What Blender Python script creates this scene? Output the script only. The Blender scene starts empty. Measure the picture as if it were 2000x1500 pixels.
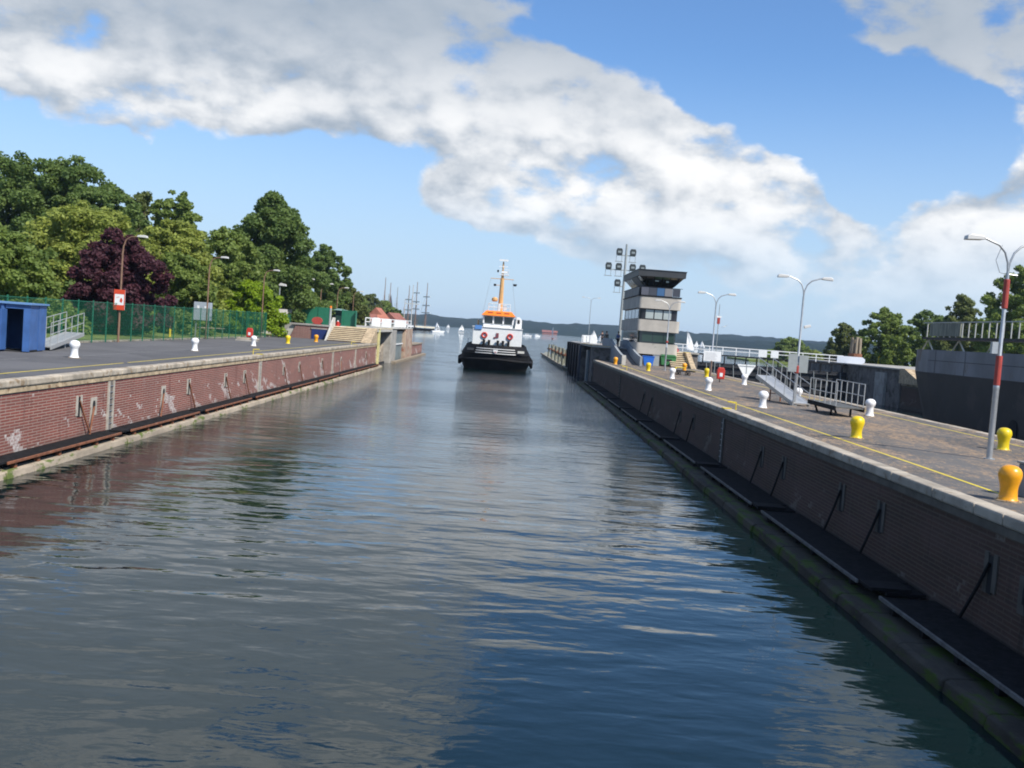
import bpy, bmesh, math, random
import numpy as np
from mathutils import Vector, Matrix

S = bpy.context.scene
COL = S.collection
R = math.radians
# ------------------------------------------------------------------ camera
CAM = (0, 0, 5.75)
cd = bpy.data.cameras.new('camera'); cam = bpy.data.objects.new('camera', cd); COL.objects.link(cam)
cd.sensor_width = 36; cd.lens = 35.1; cd.clip_start = 0.1; cd.clip_end = 60000
MC = Matrix(((0.99725847, -0.07388498, -0.00406936), (0, 0.05499358, -0.99848671), (0.07399696, 0.99574932, 0.05484281)))
cam.matrix_world = Matrix.Translation(CAM) @ MC.to_4x4()
S.camera = cam
S.render.resolution_x = 1024; S.render.resolution_y = 768
S.cycles.use_denoising = True
S.cycles.max_bounces = 6; S.cycles.diffuse_bounces = 3; S.cycles.glossy_bounces = 3
S.cycles.transparent_max_bounces = 8; S.cycles.volume_bounces = 0
S.cycles.caustics_reflective = False; S.cycles.caustics_refractive = False
S.cycles.filter_width = 1.9
S.view_settings.view_transform = 'Standard'; S.view_settings.look = 'None'
S.view_settings.exposure = 0.52; S.view_settings.gamma = 1.0

def ray(px, py):
    c = Vector(((px - 1000) / 1950, -(py - 750) / 1950, -1)); return MC @ c
# ------------------------------------------------------------------ sun
SUN_EL = R(47); SUN_AZ = R(131)      # clockwise from +Y
sd = Vector((math.sin(SUN_AZ) * math.cos(SUN_EL), math.cos(SUN_AZ) * math.cos(SUN_EL), math.sin(SUN_EL)))
sl = bpy.data.lights.new('sun', 'SUN'); sun = bpy.data.objects.new('sun', sl); COL.objects.link(sun)
sl.energy = 4.2; sl.angle = R(0.5); sl.color = (1.0, 0.95, 0.87)
sun.location = (0, 0, 80); sun.rotation_euler = sd.to_track_quat('Z', 'Y').to_euler()
# ------------------------------------------------------------------ sky
W = bpy.data.worlds.new('World'); S.world = W; W.use_nodes = True
wt = W.node_tree; wt.nodes.clear()

class NT:
    """small node helper"""
    def __init__(s, tree): s.t = tree
    def n(s, kind, **kw):
        o = s.t.nodes.new(kind)
        for k, v in kw.items(): setattr(o, k, v)
        return o
    def set(s, sock, v):
        if isinstance(v, (int, float)): sock.default_value = v
        elif isinstance(v, (tuple, list)):
            sock.default_value = tuple(v) + ((1,) if len(sock.default_value) == 4 and len(v) == 3 else ())
        else: s.t.links.new(v, sock)
    def m(s, op, a, b=None, c=None, clamp=False):
        o = s.n('ShaderNodeMath', operation=op); o.use_clamp = clamp
        s.set(o.inputs[0], a)
        if b is not None: s.set(o.inputs[1], b)
        if c is not None: s.set(o.inputs[2], c)
        return o.outputs[0]
    def v(s, op, a, b=None):
        o = s.n('ShaderNodeVectorMath', operation=op)
        s.set(o.inputs[0], a)
        if b is not None: s.set(o.inputs[1], b)
        return o.outputs[0]
    def sep(s, a):
        o = s.n('ShaderNodeSeparateXYZ'); s.set(o.inputs[0], a); return o.outputs
    def comb(s, a, b, c=0.0):
        o = s.n('ShaderNodeCombineXYZ'); s.set(o.inputs[0], a); s.set(o.inputs[1], b); s.set(o.inputs[2], c); return o.outputs[0]
    def noise(s, vec, scale, detail=4, rough=0.5, dist=0.0):
        o = s.n('ShaderNodeTexNoise'); s.set(o.inputs['Vector'], vec)
        o.inputs['Scale'].default_value = scale; o.inputs['Detail'].default_value = detail
        o.inputs['Roughness'].default_value = rough; o.inputs['Distortion'].default_value = dist
        return o.outputs[0]
    def ss(s, x, a, b, lo=0.0, hi=1.0):
        o = s.n('ShaderNodeMapRange', interpolation_type='SMOOTHSTEP'); s.set(o.inputs[0], x)
        for i, q in enumerate((a, b, lo, hi)): s.set(o.inputs[i + 1], q)
        return o.outputs[0]
    def mix(s, f, a, b):
        o = s.n('ShaderNodeMix', data_type='RGBA'); s.set(o.inputs[0], f); s.set(o.inputs[6], a); s.set(o.inputs[7], b); return o.outputs[2]

# cloud density over directions: noise plus broad banks given by azimuth and elevation in degrees
# (azimuth, elevation, half width, half height, tilt, amount)
def _pb(px, py, rx, ry, rot, amp):
    d = ray(px, py).normalized()
    return (math.degrees(math.atan2(d.x, d.y)), math.degrees(math.asin(d.z)), math.degrees(rx / 1950), math.degrees(ry / 1950), -rot + 4.25, amp)
BANKS = [_pb(*b) for b in (
    (180, 120, 380, 85, 12, .34), (620, 120, 420, 100, 4, .36), (500, 215, 230, 40, 6, .26), (250, 190, 230, 40, 14, .2),
    (950, 180, 170, 100, 18, .32), (1180, 270, 220, 110, 22, .42), (1130, 340, 250, 80, 10, .34),
    (1450, 370, 200, 90, 14, .44), (1540, 390, 120, 60, 8, .3), (1330, 450, 300, 70, 10, .3), (920, 395, 115, 42, 6, .8), (1040, 430, 110, 40, 4, .5),
    (1600, 480, 300, 55, 12, .36), (1140, 490, 110, 40, 10, .24), (1700, 550, 400, 45, 8, .3), (1250, 380, 300, 110, 10, .15), (780, 175, 60, 24, 10, -.1), (1230, 420, 130, 22, 8, -.3), (1480, 520, 130, 22, 8, -.3), (1390, 300, 90, 22, 20, -.16), (820, 300, 80, 26, 10, -.2),
    (330, 262, 70, 18, 0, .2),
    (1880, 40, 220, 95, 10, .62), (1985, 170, 100, 100, 20, .6), (1770, 90, 70, 34, 0, .28), (1950, 395, 110, 85, 5, .55), (1850, 460, 70, 60, 0, .3),
    (1240, 20, 170, 22, -8, .16), (1790, 252, 140, 16, 3, .2), (1420, 232, 24, 30, 60, .2),
    (600, -60, 560, 90, 2, .34),
    # clear gaps
    (350, 380, 520, 95, 6, -.4), (600, 350, 210, 60, 2, -.4), (660, 520, 330, 110, 0, -.4), (1330, 80, 300, 75, 22, -.5), (1630, 200, 270, 100, 24, -.6),
    (1745, 340, 100, 110, 24, -.62), (1850, 285, 130, 45, 0, -.4), (1000, 560, 180, 60, 0, -.3), (1060, 70, 120, 30, 20, -.15), (0, 30, 60, 40, 0, -.2), (1000, 620, 900, 26, 4, -.2),
    # above the frame, seen mirrored in the water
    (250, -420, 420, 150, 0, .3), (900, -260, 420, 130, 5, .26), (900, -700, 300, 90, 0, .22), (1350, -330, 230, 150, 10, -.35), (1560, -560, 260, 100, 10, .2),
    (150, -230, 130, 60, 20, .4), (850, -190, 190, 60, 5, .4), (650, -230, 120, 22, 4, -.5), (480, -90, 220, 40, 6, .25), (1050, -250, 60, 90, 0, -.5), (1700, -230, 160, 60, 10, .4), (150, -800, 500, 200, 0, -.2), (1480, -130, 230, 110, 0, -.4),
)]
def new_group(name):
    q = bpy.data.node_groups.new(name, 'ShaderNodeTree')
    q.interface.new_socket('Dir', in_out='INPUT', socket_type='NodeSocketVector'); q.interface.new_socket('Density', in_out='OUTPUT', socket_type='NodeSocketFloat')
    k = NT(q); return q, k, k.n('NodeGroupInput').outputs[0], k.n('NodeGroupOutput')
GB, g, D, go = new_group('cloud_banks')
x, y, z = g.sep(D)
az = g.m('MULTIPLY', g.m('ARCTAN2', x, y), 57.2958); el = g.m('MULTIPLY', g.m('ARCSINE', g.m('MINIMUM', z, 1.0)), 57.2958)
tot = None
for (a, e, w_, h_, t, amp) in BANKS:
    ct, st = math.cos(R(t)), math.sin(R(t)); w_ *= 1.9; h_ *= 1.9
    dx = g.m('SUBTRACT', az, a); dy = g.m('SUBTRACT', el, e)
    u_ = g.m('MULTIPLY_ADD', dx, ct / w_, g.m('MULTIPLY', dy, st / w_))
    v_ = g.m('MULTIPLY_ADD', dy, ct / h_, g.m('MULTIPLY', dx, -st / h_))
    q = g.m('SUBTRACT', 1.0, g.m('MULTIPLY_ADD', u_, u_, g.m('MULTIPLY', v_, v_)), clamp=True)
    e_ = g.m('MULTIPLY', q, amp)
    tot = g.m('MULTIPLY', g.m('MULTIPLY', q, q), amp) if tot is None else g.m('MULTIPLY_ADD', q, e_, tot)
g.set(go.inputs[0], tot)
GN, g, D, go = new_group('cloud_puffs')
st3 = g.v('MULTIPLY', D, (1.0, 1.0, 1.75))
n1 = g.noise(st3, 6.0, 9, .66, .0)
def bil(sc, off):      # billows: rounded puffs from folded noise
    q = g.noise(g.v('ADD', st3, off), sc, 1, .5, 0)
    return g.m('SUBTRACT', .22, g.m('ABSOLUTE', g.m('MULTIPLY', g.m('SUBTRACT', q, .5), 2.0)))
bb = g.m('ADD', g.m('MULTIPLY', bil(9.0, (3.1, .7, 1.9)), .36), g.m('MULTIPLY', bil(22.0, (.4, 5.2, 2.2)), .22))
g.set(go.inputs[0], g.m('ADD', g.m('MULTIPLY', g.m('SUBTRACT', n1, .5), 1.0), bb))

w = NT(wt)
tc = w.n('ShaderNodeTexCoord'); dirv = w.v('NORMALIZE', tc.outputs['Generated'])
sky = w.n('ShaderNodeTexSky', sky_type='NISHITA'); sky.sun_disc = False
sky.sun_elevation = SUN_EL; sky.sun_rotation = SUN_AZ; sky.air_density = 1.0; sky.dust_density = 0.6; sky.ozone_density = 2.2
def ev(gr, vec):
    q = w.n('ShaderNodeGroup'); q.node_tree = gr; w.set(q.inputs[0], vec); return q.outputs[0]
o1 = w.v('ADD', dirv, (0.012, -.004, 0.022)); o2 = w.v('ADD', dirv, (0.05, -.01, 0.085))
wn = w.n('ShaderNodeTexNoise'); w.set(wn.inputs['Vector'], dirv); wn.inputs['Scale'].default_value = 9; wn.inputs['Detail'].default_value = 4
warp = w.v('MULTIPLY', w.v('SUBTRACT', wn.outputs[1], (.5, .5, .5)), (.11, .11, .07))
A0 = ev(GB, w.v('ADD', dirv, warp)); A2 = ev(GB, o2)
B0 = ev(GN, dirv); B1 = ev(GN, o1); B2 = ev(GN, o2)
A0c = w.m('MINIMUM', w.m('MAXIMUM', w.m('MULTIPLY', A0, .75), -.6), .27)
d0 = w.m('ADD', A0c, B0)
cov = w.ss(d0, 0.06, 0.26)
lit = w.m('ADD', w.m('MULTIPLY', w.m('SUBTRACT', B0, B1), 1.5), w.m('MULTIPLY', w.m('SUBTRACT', B0, B2), .5))
lit = w.m('ADD', lit, w.m('MULTIPLY', w.m('MINIMUM', w.m('MAXIMUM', w.m('SUBTRACT', A0, A2), -.16), .12), .8))
lit = w.ss(lit, -.55, .50)
zz = w.sep(dirv)[2]
thick = w.ss(d0, .12, .62)
shade = w.m('MULTIPLY', lit, w.m('MULTIPLY', w.m('SUBTRACT', 1.0, w.m('MULTIPLY', w.m('MULTIPLY', w.ss(zz, .17, .29), w.ss(zz, .42, .34)), .85)), w.m('SUBTRACT', 1.15, w.m('MULTIPLY', thick, .3))), clamp=True)
ccol = w.mix(shade, (2.7, 3.2, 3.85), (7.4, 7.4, 7.4))
low = w.ss(zz, 0.0, .13, .25, 1.0)
ccol = w.mix(low, (4.6, 5.4, 6.4), ccol)
skyc = w.mix(1.0, sky.outputs[0], sky.outputs[0])
skyc_m = w.n('ShaderNodeMix', data_type='RGBA', blend_type='MULTIPLY'); skyc_m.inputs[0].default_value = 1.0
w.set(skyc_m.inputs[6], skyc); skyc_m.inputs[7].default_value = (.72, .95, 1.2, 1)
skyo = skyc_m.outputs[2]
veil = w.m('MULTIPLY', w.ss(zz, .28, 0.0), .85)
skyo = w.mix(veil, skyo, (3.9, 5.0, 6.35))
covl = w.m('MULTIPLY', cov, w.ss(zz, 0.0, .15, .15, .98))
out = w.mix(covl, skyo, ccol)
bg = w.n('ShaderNodeBackground'); w.set(bg.inputs[0], out); bg.inputs[1].default_value = 0.1
wo = w.n('ShaderNodeOutputWorld'); wt.links.new(bg.outputs[0], wo.inputs[0])
W.cycles.sampling_method = 'MANUAL'; W.cycles.sample_map_resolution = 512

# ------------------------------------------------------------------ materials
MATS = {}
def mat(name, col, rough=.7, var=.0, vscale=3.0, metal=0.0, bump=0.0, bscale=20.0, spec=.5, col2=None, thr=None, cscale=(1, 1, 1)):
    """plain procedural surface: base colour with noise variation, optional second colour in patches (dirt, rust, moss)"""
    if name in MATS: return MATS[name]
    m = bpy.data.materials.new(name); m.use_nodes = True; t = m.node_tree; k = NT(t)
    b = t.nodes['Principled BSDF']; c = k.n('ShaderNodeTexCoord').outputs['Object']
    c = k.v('MULTIPLY', c, cscale)
    colr = tuple(col)
    o = colr
    if var > 0:
        n = k.noise(c, vscale, 6, .6)
        lo = tuple(max(0, q * (1 - var)) for q in col); hi = tuple(min(1, q * (1 + var)) for q in col)
        o = k.mix(k.ss(n, .3, .7), lo, hi)
    if col2:
        n = k.noise(k.v('ADD', c, (7.3, 1.1, 3.7)), vscale * 1.7, 8, .65)
        o = k.mix(k.ss(n, thr or .55, (thr or .55) + .1), o, tuple(col2))
    k.set(b.inputs['Base Color'], o)
    b.inputs['Roughness'].default_value = rough; b.inputs['Metallic'].default_value = metal
    b.inputs['Specular IOR Level'].default_value = spec
    if bump > 0:
        bn = k.n('ShaderNodeBump'); bn.inputs['Strength'].default_value = bump; bn.inputs['Distance'].default_value = .02
        k.set(bn.inputs['Height'], k.noise(c, bscale, 4, .6)); t.links.new(bn.outputs[0], b.inputs['Normal'])
    MATS[name] = m; return m

def brick_mat(name, c1, c2, mortar, effl, axis='y', row=.1, wdt=.62, eff=.60):
    m = bpy.data.materials.new(name); m.use_nodes = True; t = m.node_tree; k = NT(t)
    b = t.nodes['Principled BSDF']; x, y, z = k.sep(k.n('ShaderNodeTexCoord').outputs['Object'])
    p = k.comb(y if axis == 'y' else x, z, 0.0)
    br = k.n('ShaderNodeTexBrick'); k.set(br.inputs['Vector'], p); br.inputs['Scale'].default_value = 1
    br.inputs['Brick Width'].default_value = wdt; br.inputs['Row Height'].default_value = row; br.inputs['Mortar Size'].default_value = .02
    br.inputs['Mortar Smooth'].default_value = .3; br.inputs['Bias'].default_value = 0
    br.inputs['Color1'].default_value = (*c1, 1); br.inputs['Color2'].default_value = (*c2, 1); br.inputs['Mortar'].default_value = (*mortar, 1)
    big = k.noise(k.comb(k.m('MULTIPLY', y if axis == 'y' else x, .25), z, 0), 1.3, 5, .6)
    o = k.mix(k.ss(big, .35, .7), br.outputs[0], k.mix(.35, br.outputs[0], (.13, .07, .06)))
    # efflorescence: pale salts in blocky patches that follow the courses
    q = k.comb(k.m('SNAP', k.m('ADD', y if axis == 'y' else x, k.m('MULTIPLY', k.m('SNAP', z, row), 1.7)), .125), k.m('SNAP', z, row), 0)
    e1 = k.noise(q, .55, 3, .6); e2 = k.noise(q, 2.7, 2, .5)
    e = k.m('ADD', e1, k.m('MULTIPLY', k.m('SUBTRACT', e2, .5), .55))
    zf = k.ss(z, 2.4, .9, -.09, .03)
    e = k.ss(k.m('ADD', e, zf), eff, eff + .03)
    e = k.m('MULTIPLY', e, k.ss(k.noise(p, 9.0, 4, .7), .38, .62, .25, .9))
    o = k.mix(e, o, effl)
    # runs of leached salt and rust down the face
    sv = k.noise(k.comb(k.m('MULTIPLY', y if axis == 'y' else x, 2.6), k.m('MULTIPLY', z, .22), 3.3), 1.0, 6, .7)
    o = k.mix(k.ss(sv, .56, .68, 0, .5), o, tuple(q * .45 for q in c2)); o = k.mix(k.ss(sv, .40, .30, 0, .35), o, tuple(.6 * q for q in effl))
    # damp, dark foot with algae
    ft = k.m('ADD', z, k.m('MULTIPLY', k.noise(p, 2.0, 4, .6), .3))
    o = k.mix(k.ss(ft, .95, .45, 0, .75), o, (.055, .05, .04))
    k.set(b.inputs['Base Color'], o); b.inputs['Roughness'].default_value = .85
    bn = k.n('ShaderNodeBump'); bn.inputs['Strength'].default_value = .6; bn.inputs['Distance'].default_value = .015; bn.invert = True
    k.set(bn.inputs['Height'], br.outputs[1]); t.links.new(bn.outputs[0], b.inputs['Normal'])
    MATS[name] = m; return m

def ground_mat(name, base, var, spots, debris=None, dthr=.56):
    m = bpy.data.materials.new(name); m.use_nodes = True; t = m.node_tree; k = NT(t)
    b = t.nodes['Principled BSDF']; c = k.n('ShaderNodeTexCoord').outputs['Object']
    n = k.noise(c, .35, 8, .65); f = k.noise(c, 14, 3, .7); s = k.noise(c, 30, 2, .5)
    o = k.mix(k.ss(n, .3, .7), tuple(q * (1 - var) for q in base), tuple(q * (1 + var) for q in base))
    o = k.mix(k.ss(f, .3, .75, 0, .6), o, tuple(q * .6 for q in base))
    if debris:
        dcol, = debris
        dn = k.noise(k.v('MULTIPLY', c, (1, .45, 1)), .55, 7, .7); df = k.noise(k.v('MULTIPLY', c, (1, .5, 1)), 6.0, 7, .9)
        e = k.m('ADD', k.m('MULTIPLY', dn, .30), k.m('MULTIPLY', df, .76))
        o = k.mix(k.ss(e, dthr, dthr + .05, 0, .85), o, dcol)
    o = k.mix(k.ss(s, .70, .74), o, spots)
    vo = k.n('ShaderNodeTexVoronoi', feature='DISTANCE_TO_EDGE'); vo.inputs['Scale'].default_value = .16
    k.set(vo.inputs['Vector'], k.v('ADD', c, k.v('MULTIPLY', k.comb(k.noise(c, .8, 4, .6), k.noise(k.v('ADD', c, (9, 3, 1)), .8, 4, .6), 0), (2.2, 2.2, 0))))
    o = k.mix(k.ss(vo.outputs[0], .012, .004, 0, .55), o, tuple(q * .35 for q in base))
    ch = k.n('ShaderNodeTexVoronoi'); ch.inputs['Scale'].default_value = .22; k.set(ch.inputs['Vector'], k.v('ADD', c, (5, 8, 0)))
    o = k.mix(.22, o, k.mix(k.sep(ch.outputs['Color'])[0], tuple(q * .45 for q in base), tuple(min(1, q * 1.6) for q in base)))
    k.set(b.inputs['Base Color'], o); b.inputs['Roughness'].default_value = .9
    bn = k.n('ShaderNodeBump'); bn.inputs['Strength'].default_value = .5; bn.inputs['Distance'].default_value = .01
    k.set(bn.inputs['Height'], f); t.links.new(bn.outputs[0], b.inputs['Normal'])
    MATS[name] = m; return m

def leaf_mat(name, c1, c2, scale=.6):
    m = bpy.data.materials.new(name); m.use_nodes = True; t = m.node_tree; k = NT(t)
    b = t.nodes['Principled BSDF']; c = k.n('ShaderNodeTexCoord').outputs['Object']
    n = k.noise(c, scale, 3, .6); n2 = k.noise(c, 5.0, 2, .5)
    o = k.mix(k.ss(k.m('ADD', k.m('MULTIPLY', n, .6), k.m('MULTIPLY', n2, .4)), .38, .62), c1, c2)
    k.set(b.inputs['Base Color'], o); b.inputs['Roughness'].default_value = .6; b.inputs['Specular IOR Level'].default_value = .3
    tr = k.n('ShaderNodeBsdfTranslucent'); k.set(tr.inputs[0], k.mix(.5, o, tuple(min(1, q * 1.5) for q in c2)))
    ms = k.n('ShaderNodeMixShader'); ms.inputs[0].default_value = .42
    t.links.new(b.outputs[0], ms.inputs[1]); t.links.new(tr.outputs[0], ms.inputs[2])
    t.links.new(ms.outputs[0], t.nodes['Material Output'].inputs[0])
    MATS[name] = m; return m

def water_mat():
    m = bpy.data.materials.new('water_surface'); m.use_nodes = True; t = m.node_tree; k = NT(t)
    b = t.nodes['Principled BSDF']; c = k.n('ShaderNodeTexCoord').outputs['Object']
    x, y, z = k.sep(c)
    b.inputs['Base Color'].default_value = (.004, .013, .014, 1); b.inputs['Roughness'].default_value = .03; b.inputs['IOR'].default_value = 1.48
    sw = k.noise(k.v('MULTIPLY', k.v('ADD', c, (40, 0, 0)), (.45, 1.0, 1)), .8, 2, .35, .3)     # slow swell from the tug
    s2 = k.noise(k.v('MULTIPLY', c, (.5, 1.0, 1)), 2.2, 2, .4, .3)
    wv = k.noise(k.v('MULTIPLY', c, (.7, 1.0, 1)), 3.0, 3, .5, .3)
    rp = k.noise(k.v('MULTIPLY', c, (.8, 1.0, 1)), 7.5, 3, .6, .2)
    patch = k.ss(k.noise(c, .09, 3, .5), .35, .65, .45, 1.25)
    h = k.m('ADD', k.m('MULTIPLY', sw, k.ss(y, 9.0, 30.0, .034, .068)), k.m('MULTIPLY', s2, .018))
    h = k.m('ADD', h, k.m('MULTIPLY', wv, k.m('MULTIPLY', k.ss(y, 26.0, 85.0, .004, .085), patch)))
    h = k.m('ADD', h, k.m('MULTIPLY', rp, k.m('MULTIPLY', k.ss(y, 26.0, 70.0, .0009, .03), patch)))
    bn = k.n('ShaderNodeBump'); bn.inputs['Strength'].default_value = 1.0; bn.inputs['Distance'].default_value = 1.0
    k.set(bn.inputs['Height'], h); t.links.new(bn.outputs[0], b.inputs['Normal'])
    MATS['water'] = m; return m

M_water = water_mat()
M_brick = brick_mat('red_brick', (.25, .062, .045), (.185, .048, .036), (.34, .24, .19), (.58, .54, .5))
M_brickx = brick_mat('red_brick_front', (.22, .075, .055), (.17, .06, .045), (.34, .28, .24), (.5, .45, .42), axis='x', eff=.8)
M_bricks = brick_mat('shade_darkened_brick', (.062, .029, .016), (.045, .023, .014), (.085, .06, .042), (.17, .145, .115), eff=.64)  # brick colour lowered so that the wall's shade is painted in
M_coping = mat('pale_coping', (.38, .325, .25), .85, .3, 1.2, col2=(.24, .17, .10), thr=.53, bump=.4)
M_cope2 = mat('cream_course', (.42, .32, .20), .85, .3, 2.2, col2=(.22, .13, .07), thr=.55, bump=.3)
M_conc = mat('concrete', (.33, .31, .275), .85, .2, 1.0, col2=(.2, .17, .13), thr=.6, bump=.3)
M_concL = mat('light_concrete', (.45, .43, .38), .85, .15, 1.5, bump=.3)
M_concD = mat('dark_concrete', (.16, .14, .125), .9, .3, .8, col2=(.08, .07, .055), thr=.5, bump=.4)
M_tower = mat('exposed_concrete', (.43, .39, .335), .9, .12, .6, col2=(.31, .28, .24), thr=.58, bump=.2)
M_asph = ground_mat('asphalt_grey', (.105, .101, .10), .22, (.2, .2, .19))
M_asphR = ground_mat('asphalt_littered', (.105, .098, .09), .3, (.34, .32, .28), ((.42, .27, .14),), .535)
M_lawn = ground_mat('lawn_grass', (.15, .185, .035), .35, (.16, .15, .05), ((.07, .12, .02),), .56)
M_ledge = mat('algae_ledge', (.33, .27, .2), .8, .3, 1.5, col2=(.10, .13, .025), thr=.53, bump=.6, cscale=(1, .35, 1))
M_white = mat('white_paint', (.78, .78, .76), .45, .05, 3)
M_bolw = mat('white_bollard_paint', (.80, .79, .77), .45, .05, 5, col2=(.55, .42, .32), thr=.63)
M_boly = mat('yellow_bollard_paint', (.72, .52, .01), .38, .08, 5, col2=(.45, .27, .03), thr=.61)
M_bolo = mat('orange_bollard_paint', (.78, .33, .008), .33, .08, 5, col2=(.40, .15, .02), thr=.62)
M_yel = mat('yellow_paint', (.68, .52, .03), .6, .12, 4, col2=(.42, .33, .07), thr=.63)
M_yelp = mat('pale_yellow_paint', (.6, .55, .25), .6, .2, 4)
M_galv = mat('galvanised_steel', (.42, .43, .43), .45, .1, 6, metal=.6)
M_alu = mat('aluminium', (.52, .52, .5), .4, .08, 8, metal=.5)
M_greyp = mat('grey_paint', (.3, .32, .31), .5, .08, 4)
M_lamp = mat('lamp_plastic', (.62, .6, .56), .4, .05, 4)
M_rustp = mat('rusty_brown_pole', (.21, .12, .075), .7, .2, 3)
M_red = mat('red_paint', (.5, .035, .02), .5, .12, 4)
M_redd = mat('dull_red', (.36, .05, .035), .6, .15, 4)
M_blue = mat('blue_steel', (.045, .115, .30), .5, .15, 1.5, col2=(.07, .15, .33), thr=.6)
M_bluepl = mat('blue_plastic', (.02, .13, .5), .4, .05, 3)
M_navy = mat('navy_door', (.015, .03, .13), .5, .1, 3)
M_green = mat('fence_green', (.014, .135, .075), .5, .1, 3)
M_greenpl = mat('green_plastic', (.04, .16, .05), .45, .1, 3)
M_black = mat('black_rubber', (.014, .014, .015), .8, .3, 3, bump=.3, spec=.15)
M_deckblk = mat('black_deck_mat', (.016, .016, .017), .95, .35, 5, bump=.6, spec=.08, col2=(.04, .034, .028), thr=.6)
M_railr = mat('dull_rail_steel', (.13, .125, .115), .7, .3, 6, spec=.2)
M_rust = mat('rusted_iron', (.20, .075, .035), .85, .3, 4, col2=(.32, .25, .19), thr=.6, bump=.5)
M_dark = mat('dark_void', (.012, .012, .012), .9)
M_hull = mat('black_hull', (.010, .010, .011), .7, .3, 1, spec=.2, col2=(.02, .019, .018), thr=.58)
M_shipg = mat('grey_hull_plates', (.17, .175, .185), .6, .22, .35, col2=(.12, .085, .06), thr=.57, cscale=(1, 1, .45))
M_shipd = mat('dark_hull_plates', (.028, .024, .022), .7, .3, .3, col2=(.05, .04, .035), thr=.55)
M_orange = mat('orange_roof', (.85, .20, .01), .4, .05, 2)
M_mastc = mat('mast_buff', (.62, .36, .14), .5, .1, 2)
M_glass = mat('dark_glass', (.02, .028, .03), .08, spec=.8)
M_glassl = mat('blinds_behind_glass', (.38, .42, .40), .25, .08, 2)
M_timber = mat('weathered_timber', (.26, .21, .15), .9, .35, 1.5, bump=.6, cscale=(3, 3, .5))
M_timberg = mat('grey_timber', (.22, .22, .17), .9, .35, 1.5, bump=.6, cscale=(3, 3, .5))
M_step = mat('cream_step_edge', (.62, .52, .35), .85, .15, 2)
M_stepd = mat('brown_step_riser', (.11, .06, .04), .9, .2, 2)
M_trunk = mat('bark', (.09, .07, .05), .9, .3, 3, bump=.6)
M_roof = mat('red_tiles', (.24, .09, .065), .85, .2, .5)
M_roofo = mat('orange_tiles', (.34, .12, .075), .85, .2, .5)
M_housew = mat('pale_render', (.62, .58, .54), .85, .08, 1)
M_sail = mat('sail_cloth', (.82, .82, .8), .7, .04, 1)
M_skin = mat('skin', (.45, .26, .18), .6)
M_clothd = mat('dark_cloth', (.02, .022, .03), .9)
M_clothb = mat('blue_cloth', (.10, .16, .34), .9)
M_buff = mat('cream_paint', (.66, .6, .46), .5)

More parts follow.
